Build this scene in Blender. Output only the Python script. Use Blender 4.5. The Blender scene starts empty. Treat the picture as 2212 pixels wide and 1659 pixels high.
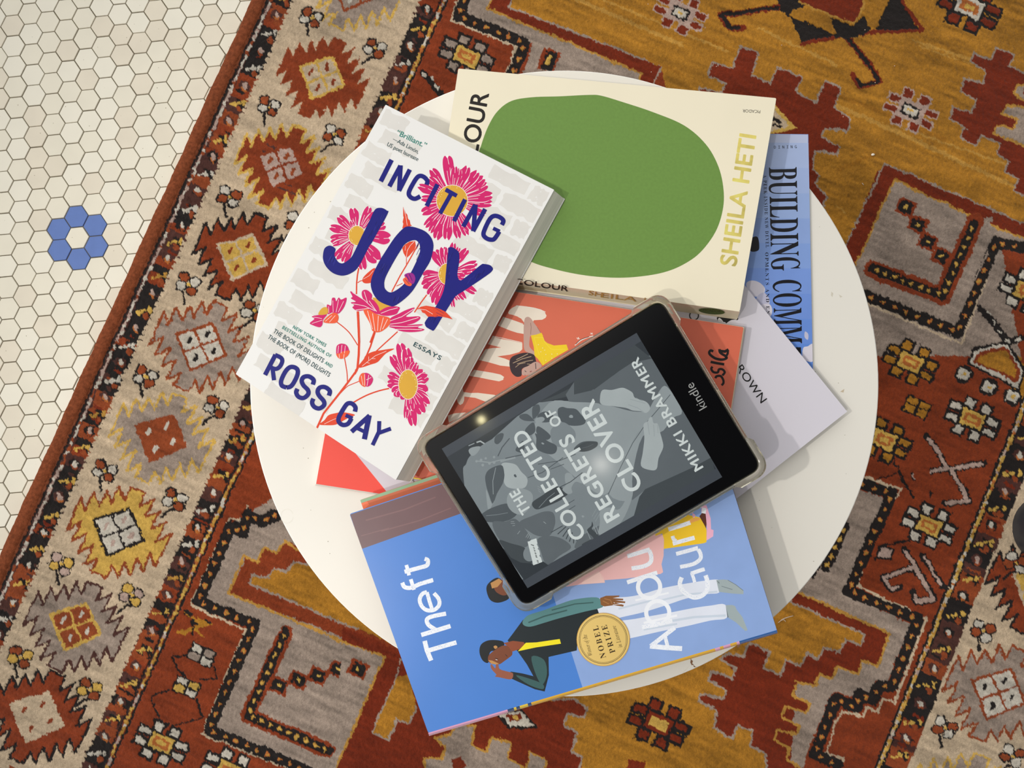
import bpy, bmesh, math, random, os
import numpy as np
from mathutils import Vector, Matrix
from mathutils.geometry import tessellate_polygon
random.seed(7); rng = np.random.default_rng(11)
SC = bpy.context.scene; COL = SC.collection

# ---------------- camera, world, lamps, exposure ----------------
W_, H_, F_ = 2212.0, 1659.0, 1661.0
CAM_H = 0.9643
TX, TY = math.radians(-3.5668), math.radians(2.066)
cx, sx, cy, sy = math.cos(TX), math.sin(TX), math.cos(TY), math.sin(TY)
RM = np.array([[1,0,0],[0,cx,-sx],[0,sx,cx]]) @ np.array([[cy,0,sy],[0,1,0],[-sy,0,cy]])
flip = lambda v: Vector((v[0], -v[1], -v[2]))
r_, d_, f_ = flip(RM[0]), flip(RM[1]), flip(RM[2])
cam = bpy.data.cameras.new('camera'); cam.sensor_width = 36; cam.lens = F_/W_*36; cam.clip_start = 0.01
co = bpy.data.objects.new('camera', cam); COL.objects.link(co); SC.camera = co
m = Matrix((( r_.x,-d_.x,-f_.x,0),( r_.y,-d_.y,-f_.y,0),( r_.z,-d_.z,-f_.z,CAM_H),(0,0,0,1)))
co.matrix_world = m
w = bpy.data.worlds.new('world'); SC.world = w; w.use_nodes = True
nt = w.node_tree; bg = nt.nodes['Background']; bg.inputs[0].default_value = (1.0,0.985,0.955,1)
# world light: dark patch shaped overhead to the right, for the unseen photographer
def wn(t, **k):
    n = nt.nodes.new(t)
    for a_, v in k.items(): setattr(n, a_, v)
    return n
tcw = wn('ShaderNodeTexCoord'); sp_ = wn('ShaderNodeSeparateXYZ'); nt.links.new(tcw.outputs['Generated'], sp_.inputs[0])
dp = wn('ShaderNodeVectorMath', operation='DOT_PRODUCT'); dp.inputs[1].default_value = (0.80,-0.60,0); nt.links.new(tcw.outputs['Generated'], dp.inputs[0])
m1 = wn('ShaderNodeMapRange', interpolation_type='SMOOTHSTEP'); nt.links.new(dp.outputs['Value'], m1.inputs['Value'])
for k_, v_ in (('From Min',-0.12),('From Max',0.10),('To Min',0.0),('To Max',1.0)): m1.inputs[k_].default_value = v_
m2 = wn('ShaderNodeMapRange', interpolation_type='SMOOTHSTEP'); nt.links.new(sp_.outputs['Z'], m2.inputs['Value'])
for k_, v_ in (('From Min',0.25),('From Max',0.70),('To Min',0.0),('To Max',1.0)): m2.inputs[k_].default_value = v_
mm = wn('ShaderNodeMath', operation='MULTIPLY'); nt.links.new(m1.outputs['Result'], mm.inputs[0]); nt.links.new(m2.outputs['Result'], mm.inputs[1])
m3 = wn('ShaderNodeMapRange'); nt.links.new(mm.outputs[0], m3.inputs['Value'])
for k_, v_ in (('To Min',1.0),('To Max',0.12)): m3.inputs[k_].default_value = v_
# gradient added to the world light so the rug's right side falls darker
m4 = wn('ShaderNodeMapRange'); nt.links.new(dp.outputs['Value'], m4.inputs['Value'])
for k_, v_ in (('From Min',-0.8),('From Max',0.8),('To Min',1.22),('To Max',0.18)): m4.inputs[k_].default_value = v_
m5 = wn('ShaderNodeMath', operation='MULTIPLY'); nt.links.new(m3.outputs['Result'], m5.inputs[0]); nt.links.new(m4.outputs['Result'], m5.inputs[1])
nt.links.new(m5.outputs[0], bg.inputs['Strength'])
def lamp(name, loc, energy, size, col, target=(0.08,0,0.4), kind='AREA'):
    l = bpy.data.lights.new(name, kind); l.energy = energy; l.color = col
    if kind=='AREA': l.shape='DISK'; l.size = size
    else: l.shadow_soft_size = size
    o = bpy.data.objects.new(name, l); COL.objects.link(o); o.location = loc
    o.rotation_euler = (Vector(target)-Vector(loc)).to_track_quat('-Z','Y').to_euler(); return o
def spot(name, loc, energy, rad, col, target, ang, blend=1.0):
    o = lamp(name, loc, energy, rad, col, target, 'SPOT'); o.data.spot_size = math.radians(ang); o.data.spot_blend = blend; return o
LAMPS = [spot('ceiling_lamp_west', (-1.55,-0.12,2.35), 58, 0.028, (1,0.955,0.88), (-0.05,0.05,0.2), 44),
         spot('ceiling_lamp_southwest', (-0.80,-0.62,2.35), 31, 0.028, (1,0.955,0.88), (-0.05,0.05,0.2), 46),
         lamp('ceiling_lamp_overhead', (-0.185,0.038,2.4), 0.05, 0.022, (1,0.90,0.50), (-0.185,0.038,0)),
         lamp('ceiling_lamp_aisle', (0.192,-0.102,2.4), 0.13, 0.026, (1,0.95,0.87), (0.192,-0.102,0))]
SC.view_settings.view_transform = 'Standard'; SC.view_settings.look = 'None'
SC.view_settings.exposure = 0.27; SC.view_settings.gamma = 1; SC.view_settings.use_curve_mapping = False

# ---------------- helpers ----------------
RT = RM.T
def U(px, py, z):
    d = RT @ np.array([(px-1106)/F_, (py-829.5)/F_, 1.0]); t = (CAM_H-z)/d[2]
    return (d[0]*t, -d[1]*t)
def proj(x, y, z):                     # arrays -> photo pixels
    x=np.asarray(x,float); P = np.stack([x, -np.asarray(y,float), CAM_H-z+0*x], -1) @ RM.T
    return 1106+F_*P[...,0]/P[...,2], 829.5+F_*P[...,1]/P[...,2]
def s2l(c):
    c = np.asarray(c, float)/255.0
    return np.where(c<=0.04045, c/12.92, ((c+0.055)/1.055)**2.4)
CROPS = dict(F=(0,0,1), R1=(0,0,2.989), R2=(0,550,2.989), R3=(0,1104,2.989), B1=(700,0,2.989), B2=(1472,0,2.989),
  B3=(1472,552,2.989), B4=(1472,1104,2.989), B5=(740,1104,2.989), N7=(1760,0,4.894),
  I1=(500,220,5.53), I2=(850,220,5.53), I3=(660,440,5.53), I4=(800,440,5.53), I5=(500,640,5.53), I6=(660,740,5.53),
  K1=(900,580,5.53), K2=(1300,580,5.53), K3=(900,840,5.53), K4=(1240,780,5.53), K5=(1060,1020,5.53), K6=(660,900,5.53), K7=(1300,1080,5.53))
def pts(crop, toks):
    x0,y0,s = CROPS[crop]
    return [(x0+float(a)/s, y0+float(b)/s) for a,b in (t.split(',') for t in toks)]
def lines_of(txt):
    crop='F'
    for ln in txt.strip().splitlines():
        for cmd in ln.split(';'):
            t = cmd.split()
            if not t or t[0][0]=='#': continue
            if t[0] in CROPS and len(t)==1: crop=t[0]; continue
            yield crop, t
MATS = {}
def principled(name, rgb=None, rough=0.6, spec=0.5, noise=0.0, scale=60, bump=0.0, bscale=400, emit=None, **kw):
    if name in MATS: return MATS[name]
    m = bpy.data.materials.new(name); m.use_nodes=True; nt=m.node_tree; b=nt.nodes['Principled BSDF']
    b.inputs['Roughness'].default_value=rough; b.inputs['Specular IOR Level'].default_value=spec
    c = (*s2l(rgb),1) if rgb is not None else (0.8,0.8,0.8,1)
    b.inputs['Base Color'].default_value=c
    if noise>0:
        tc=nt.nodes.new('ShaderNodeTexCoord'); n=nt.nodes.new('ShaderNodeTexNoise'); n.inputs['Scale'].default_value=scale; n.inputs['Detail'].default_value=6
        mr=nt.nodes.new('ShaderNodeMapRange'); mr.inputs['From Min'].default_value=0.3; mr.inputs['From Max'].default_value=0.7
        mr.inputs['To Min'].default_value=1-noise; mr.inputs['To Max'].default_value=1+noise
        mx=nt.nodes.new('ShaderNodeVectorMath'); mx.operation='SCALE'; mx.inputs[0].default_value=c[:3]
        nt.links.new(tc.outputs['Object'],n.inputs['Vector']); nt.links.new(n.outputs['Fac'],mr.inputs['Value'])
        nt.links.new(mr.outputs['Result'],mx.inputs['Scale']); nt.links.new(mx.outputs['Vector'],b.inputs['Base Color'])
    if bump>0:
        tc=nt.nodes.new('ShaderNodeTexCoord'); n=nt.nodes.new('ShaderNodeTexNoise'); n.inputs['Scale'].default_value=bscale; n.inputs['Detail'].default_value=3
        bp=nt.nodes.new('ShaderNodeBump'); bp.inputs['Strength'].default_value=bump; bp.inputs['Distance'].default_value=0.001
        nt.links.new(tc.outputs['Object'],n.inputs['Vector']); nt.links.new(n.outputs['Fac'],bp.inputs['Height']); nt.links.new(bp.outputs['Normal'],b.inputs['Normal'])
    for k,v in kw.items(): b.inputs[k.replace('_',' ')].default_value=v
    MATS[name]=m; return m
def tag(o, label=None, cat=None, group=None, kind=None):
    if label: o['label']=label
    if cat: o['category']=cat
    if group: o['group']=group
    if kind: o['kind']=kind
    return o
def empty(name, loc, label, cat, group=None):
    o=bpy.data.objects.new(name,None); COL.objects.link(o); o.location=loc; o.empty_display_size=0.02
    return tag(o,label,cat,group)
class MB:
    """collects world-space faces with material slots, links one mesh object"""
    def __init__(s): s.v=[]; s.f=[]; s.m=[]; s.mats=[]
    def slot(s,mat):
        if mat not in s.mats: s.mats.append(mat)
        return s.mats.index(mat)
    def face(s,co,mat):
        i=len(s.v); s.v+= [tuple(c) for c in co]; s.f.append(tuple(range(i,i+len(co)))); s.m.append(s.slot(mat))
    def mesh(s,verts,faces,mat):
        i=len(s.v); s.v+=[tuple(c) for c in verts]; k=s.slot(mat)
        for f in faces: s.f.append(tuple(i+j for j in f)); s.m.append(k)
    def poly(s,loops,zf,mat):
        """loops: list of 2D world loops (first outer, others holes); zf: z or function"""
        if len(loops[0])<3: return
        zf = zf if callable(zf) else (lambda x,y,z=zf: z)
        L=[[Vector((x,y,0)) for x,y in lp] for lp in loops]
        flat=[(v.x,v.y,zf(v.x,v.y)) for lp in L for v in lp]
        try: tris=tessellate_polygon(L)
        except Exception: return
        out=[]
        for t in tris:
            a,b,c=(flat[i] for i in t)
            ar=(b[0]-a[0])*(c[1]-a[1])-(b[1]-a[1])*(c[0]-a[0])
            if abs(ar)<1e-12: continue
            out.append(tuple(t) if ar>0 else (t[0],t[2],t[1]))
        if out: s.mesh(flat,out,mat)
    def slab(s,top,bot,mt,ms=None,mbt=None):
        """closed loft between two matching 3D loops"""
        ms=ms or mt; mbt=mbt or mt; n=len(top)
        A=sum(top[i][0]*top[(i+1)%n][1]-top[(i+1)%n][0]*top[i][1] for i in range(n))
        if A<0: top=top[::-1]; bot=bot[::-1]
        s.face(top,mt); s.face(bot[::-1],mbt)
        for i in range(n):
            j=(i+1)%n; s.face([bot[i],bot[j],top[j],top[i]],ms)
    def build(s,name,parent=None,smooth=False,origin=None):
        me=bpy.data.meshes.new(name); off=Vector(origin) if origin else (parent.location if parent else Vector((0,0,0)))
        if parent and parent.parent: off=parent.matrix_world.translation if False else off
        base=s.base(parent) if parent else Vector((0,0,0))
        if parent is None and origin: base=Vector(origin)
        me.from_pydata([(x-base.x,y-base.y,z-base.z) for x,y,z in s.v],[],s.f)
        for mt in s.mats: me.materials.append(mt)
        me.polygons.foreach_set('material_index',s.m)
        if smooth: me.polygons.foreach_set('use_smooth',[True]*len(s.f))
        me.update()
        o=bpy.data.objects.new(name,me); COL.objects.link(o)
        if parent: o.parent=parent
        else: o.location=base
        return o
    @staticmethod
    def base(p):
        b=Vector((0,0,0))
        while p: b+=p.location; p=p.parent
        return b
def rounded(quad, r, n=5):
    """round the corners of a 2D quad"""
    out=[]; k=len(quad)
    for i in range(k):
        p=Vector(quad[i]); a=Vector(quad[i-1]); b=Vector(quad[(i+1)%k])
        da=(a-p).normalized(); db=(b-p).normalized()
        for j in range(n+1):
            t=j/n; q0=p+da*r; q1=p+db*r
            q=(1-t)**2*q0+2*t*(1-t)*p+t*t*q1; out.append((q.x,q.y))
    return out
def stroke(P,w,cap=True):
    """outline of a polyline of width w (2D)"""
    P=[Vector(p) for p in P]; n=len(P); Lf=[];Rt=[]
    for i in range(n):
        if i==0: d=(P[1]-P[0]).normalized(); nn=Vector((-d.y,d.x)); k=1
        elif i==n-1: d=(P[-1]-P[-2]).normalized(); nn=Vector((-d.y,d.x)); k=1
        else:
            d0=(P[i]-P[i-1]).normalized(); d1=(P[i+1]-P[i]).normalized()
            nn=Vector((-(d0.y+d1.y),d0.x+d1.x))
            if nn.length<1e-6: nn=Vector((-d0.y,d0.x))
            nn.normalize(); k=1/max(0.5,nn.dot(Vector((-d0.y,d0.x))))
        Lf.append(P[i]+nn*(w/2*k)); Rt.append(P[i]-nn*(w/2*k))
    return [(v.x,v.y) for v in Lf]+[(v.x,v.y) for v in Rt[::-1]]
def smooth(P,closed=False,k=6):
    """Catmull-Rom"""
    n=len(P); out=[]
    rngi=range(n if closed else n-1)
    for i in rngi:
        p1=P[i]; p2=P[(i+1)%n]
        p0=P[i-1] if (closed or i>0) else p1
        p3=P[(i+2)%n] if (closed or i+2<n) else p2
        for j in range(k):
            t=j/k
            out.append(tuple(0.5*((2*p1[a])+(-p0[a]+p2[a])*t+(2*p0[a]-5*p1[a]+4*p2[a]-p3[a])*t*t+(-p0[a]+3*p1[a]-3*p2[a]+p3[a])*t**3) for a in (0,1)))
    if not closed: out.append(tuple(P[-1]))
    return out
# ---------------- rug pattern: drawn on a numpy canvas, then woven into the pile's knots ----------------
RPAL = dict(rust=(150,72,38), red=(140,60,30), dred=(124,45,22), beige=(202,180,152), grey=(160,143,130), gold=(176,122,40),
  lgold=(190,142,64), yel=(212,172,84), blk=(38,33,32), brn=(82,50,44), white=(206,198,184), org=(186,108,52), bind=(128,68,42), pink=(186,160,148), dgold=(166,112,34))  # dred: dark red motifs, also the field red with shade put into it
OFF=170; CWd,CHt=2212+2*OFF,1659+2*OFF
CAN=np.zeros((CHt,CWd),np.int16); NAMES=list(RPAL); IDX={n:i for i,n in enumerate(NAMES)}
def rpoly(P,col):
    A=np.array(P)+OFF; x0,y0=np.floor(A.min(0)).astype(int); x1,y1=np.ceil(A.max(0)).astype(int)+1
    x0,y0=max(x0,0),max(y0,0); x1,y1=min(x1,CWd),min(y1,CHt)
    if x1<=x0 or y1<=y0: return
    X,Y=np.meshgrid(np.arange(x0,x1)+.5,np.arange(y0,y1)+.5); ins=np.zeros(X.shape,bool)
    for i in range(len(A)):
        ax,ay=A[i]; bx,by=A[i-1]
        if ay==by: continue
        c=((ay>Y)!=(by>Y))&(X<(bx-ax)*(Y-ay)/(by-ay)+ax); ins^=c
    CAN[y0:y1,x0:x1][ins]=IDX[col]
def rline(P,w,col):
    A=np.array(P)+OFF; h=w/2
    for i in range(len(A)-1):
        a,b=A[i],A[i+1]; lo=np.floor(np.minimum(a,b)-h-1).astype(int); hi=np.ceil(np.maximum(a,b)+h+2).astype(int)
        x0,y0=max(lo[0],0),max(lo[1],0); x1,y1=min(hi[0],CWd),min(hi[1],CHt)
        if x1<=x0 or y1<=y0: continue
        X,Y=np.meshgrid(np.arange(x0,x1)+.5,np.arange(y0,y1)+.5); d=b-a; L=max((d**2).sum(),1e-6)
        t=np.clip(((X-a[0])*d[0]+(Y-a[1])*d[1])/L,0,1)
        m_=((X-a[0]-t*d[0])**2+(Y-a[1]-t*d[1])**2)<h*h; CAN[y0:y1,x0:x1][m_]=IDX[col]
def rclosed(P,w,col): rline(list(P)+[P[0]],w,col)
EV=np.array([0.915,0.403]); EU=np.array([0.403,-0.915])     # across the rug, along the rug
def loc(c,q,s=1.0): return [tuple(np.array(c)+s*(a*EV+b*EU)) for a,b in q]
def rrect(c,ov,ou,hv,hu,col,s=1.0): rpoly(loc(c,[(ov-hv,ou-hu),(ov+hv,ou-hu),(ov+hv,ou+hu),(ov-hv,ou+hu)],s),col)
def rosette(c,pet='white',out='blk',cen=('yel','org','yel'),s=1.0,halo=None):
    P=[(-19,31,9.5,8),(19,31,9.5,8),(-19,-31,9.5,8),(19,-31,9.5,8),(-43,12,12,6),(-43,-12,12,6),(43,12,12,6),(43,-12,12,6)]
    o=5.5 if halo is None else 3.5
    for a,b,h,k in P: rrect(c,a,b,h+o,k+o,halo or out,s)
    if halo: rrect(c,0,0,30,21,halo,s)
    for a,b,h,k in P: rrect(c,a,b,h,k,pet,s)
    if halo: rrect(c,0,0,20,13,out,s); rrect(c,0,0,15,8,cen[0],s); rrect(c,0,0,6,3,cen[1],s)
    else:
        rrect(c,0,0,28,20,out,s); rrect(c,0,0,25,17,cen[0],s); rrect(c,0,0,18,10,cen[1],s); rrect(c,0,0,10,4,cen[2],s)
def four(c,a='white',b='yel',s=1.0):
    for (x,y,col) in ((-14,9,a),(14,9,b),(-14,-9,b),(14,-9,a)): rrect(c,x,y,15,10,'blk',s)
    for (x,y,col) in ((-14,9,a),(14,9,b),(-14,-9,b),(14,-9,a)): rrect(c,x,y,11,7,col,s)
MED=[(-635,-610),(-560,-380),(-420,-690),(-330,-470),(-200,-710),(-120,-500),(10,-790),(100,-560),(210,-780),(450,-680),(360,-450),(620,-570),(450,-260),(700,-370),(540,-70),(810,-180),(640,150),(910,10),(630,580),(530,340),(410,660),(325,420),(190,720),(100,490),(-20,760),(-110,560),(-220,760),(-470,650),(-340,430),(-600,545),(-430,215),(-685,340),(-535,20),(-785,130),(-645,-190),(-885,-40)]
SQ=[(-420,-220),(190,-400),(420,130),(-190,390)]
def medallion(c,fill,line,sqfill,sqline,dot,s=1.0,lw=5,streak=None,under=None):
    k=s/7.9; c=np.array(c); P=[tuple(c+k*np.array(p)) for p in MED]
    rpoly(P,fill)
    if streak:
        for yy in (-210,40,260,-330,420):
            o=random.uniform(-200,100); rline([tuple(c+k*np.array((o-220,yy-90))),tuple(c+k*np.array((o+260,yy+100)))],4,streak)
    rclosed(P,lw,line)
    Q=[c+k*np.array(p) for p in SQ]; rpoly([tuple(q) for q in Q],sqfill)
    B=lambda a,b: (Q[0]*(1-a)+Q[1]*a)*(1-b)+(Q[3]*(1-a)+Q[2]*a)*b
    rclosed([tuple(q) for q in Q],6,sqline); rline([tuple(B(.5,0)),tuple(B(.5,1))],5,sqline); rline([tuple(B(0,.5)),tuple(B(1,.5))],5,sqline)
    for a in (.25,.75):
        for b in (.25,.75): rline([tuple(B(a,b)+(-2,4)),tuple(B(a,b)+(2,-4))],8,dot)
def bud(c,stem='d',a='rust',b='white',s=1.0,r=0.0):
    c=np.array(c); C,S_=math.cos(r),math.sin(r)
    R=lambda x,y: tuple(c+s*np.array((x*C-y*S_,x*S_+y*C)))
    if stem=='d': rline([R(-17,7),R(-10,18),R(-7,42)],6,'blk')
    else: rline([R(6,20),R(-12,22),R(-30,38)],6,'blk')
    for x,y,cc in ((-9,-15,a),(8,14,a),(-16,3,b),(16,-4,b)): rline([R(x-2,y),R(x+2,y+1)],23*s,'blk')
    for x,y,cc in ((-9,-15,a),(8,14,a),(-16,3,b),(16,-4,b)): rline([R(x-2,y),R(x+2,y+1)],16*s,cc)
    rline([R(0,0),R(2,1)],6,'yel')
def guard(A,B,width,seed,flipd=1,lo=0,hi=1):
    """busy guard stripe between photo points A (top) and B (bottom) centre line"""
    rg=random.Random(seed); A=np.array(A,float); B=np.array(B,float); L=np.linalg.norm(B-A); d=(B-A)/L; n=np.array([-d[1],d[0]])*flipd
    t=0; k=0
    q=lambda a,b: tuple(A+d*a+n*b)
    rpoly([q(0,-width/2),q(L,-width/2),q(L,width/2),q(0,width/2)],'brn')
    while t<L:
        ln=rg.uniform(14,34); col=rg.choice(['blk','blk','brn','rust','red','brn'])
        rpoly([q(t,-width/2),q(t+ln,-width/2+rg.uniform(-3,3)),q(t+ln,width/2),q(t,width/2)],col)
        if rg.random()<.6: rline([q(t+ln*.5,rg.uniform(-.3,.1)*width),q(t+ln*.6,rg.uniform(0,.4)*width)],rg.uniform(4,8),rg.choice(['rust','blk','brn','dred']))
        t+=ln
    t=12
    while t<L:
        if k%2==0:
            yc=rg.choice(['yel','yel','yel','white','lgold'])
            rline([q(t-6,-width*.12),q(t-6,width*.32)],rg.uniform(5,9),'blk'); rline([q(t-3,width*.2),q(t+5,width*.3)],12,'blk')
            for (a,b,c2) in ((-3,.25,yc),(0,-.02,yc),(5,-.12,yc),(9,-.3,yc),(-8,.2,yc)):
                rline([q(t+a,width*b),q(t+a+rg.uniform(-3,3),width*b+rg.uniform(2,5))],rg.uniform(5,7.5),c2)
            rline([q(t+9,width*.16),q(t+12,width*.22)],11,'rust')
        else:
            rline([q(t,-4),q(t+2,2)],20,rg.choice(['blk','brn','brn'])); rline([q(t+3,-1),q(t+7,3)],10,rg.choice(['rust','org'])); rline([q(t-2,-2),q(t+2,1)],9,rg.choice(['white','pink','white']))
        t+=41+rg.uniform(-3,3); k+=1
def twist(P,w1,w2):
    A,B=np.array(P[0],float),np.array(P[1],float); L=np.linalg.norm(B-A); d=(B-A)/L; n=np.array([-d[1],d[0]]); t=0;i=0
    while t<L:
        rline([tuple(A+d*t),tuple(A+d*(t+7))],w1,('yel','lgold','org','white','pink')[random.choice((0,0,1,1,2,3,4))]); t+=7
def dotband(P,w=25,sp=26,out='blk',dots=('org','lgold'),edge=None,ew=4,phase=.5):
    if edge: rline(P,w+2*ew,edge)
    rline(P,w,out); A=[np.array(p,float) for p in P]
    for i in range(len(A)-1):
        a,b=A[i],A[i+1]; L=np.linalg.norm(b-a); n=max(1,int(round(L/sp))); 
        for j in range(n):
            c=a+(b-a)*(j+phase)/n; dd=(b-a)/L; nn=np.array([-dd[1],dd[0]])
            rpoly([tuple(c+dd*7),tuple(c+nn*6-dd*3),tuple(c-dd*6),tuple(c-nn*6-dd*3)],dots[0]); rline([tuple(c-dd*1),tuple(c+dd*1)],5,dots[1])
def diamond(c,s=1.0):
    rrect(c,0,0,20,17,'red',s); rrect(c,0,0,14,12,'blk',s); rrect(c,0,0,4,3,'yel',s)

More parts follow.
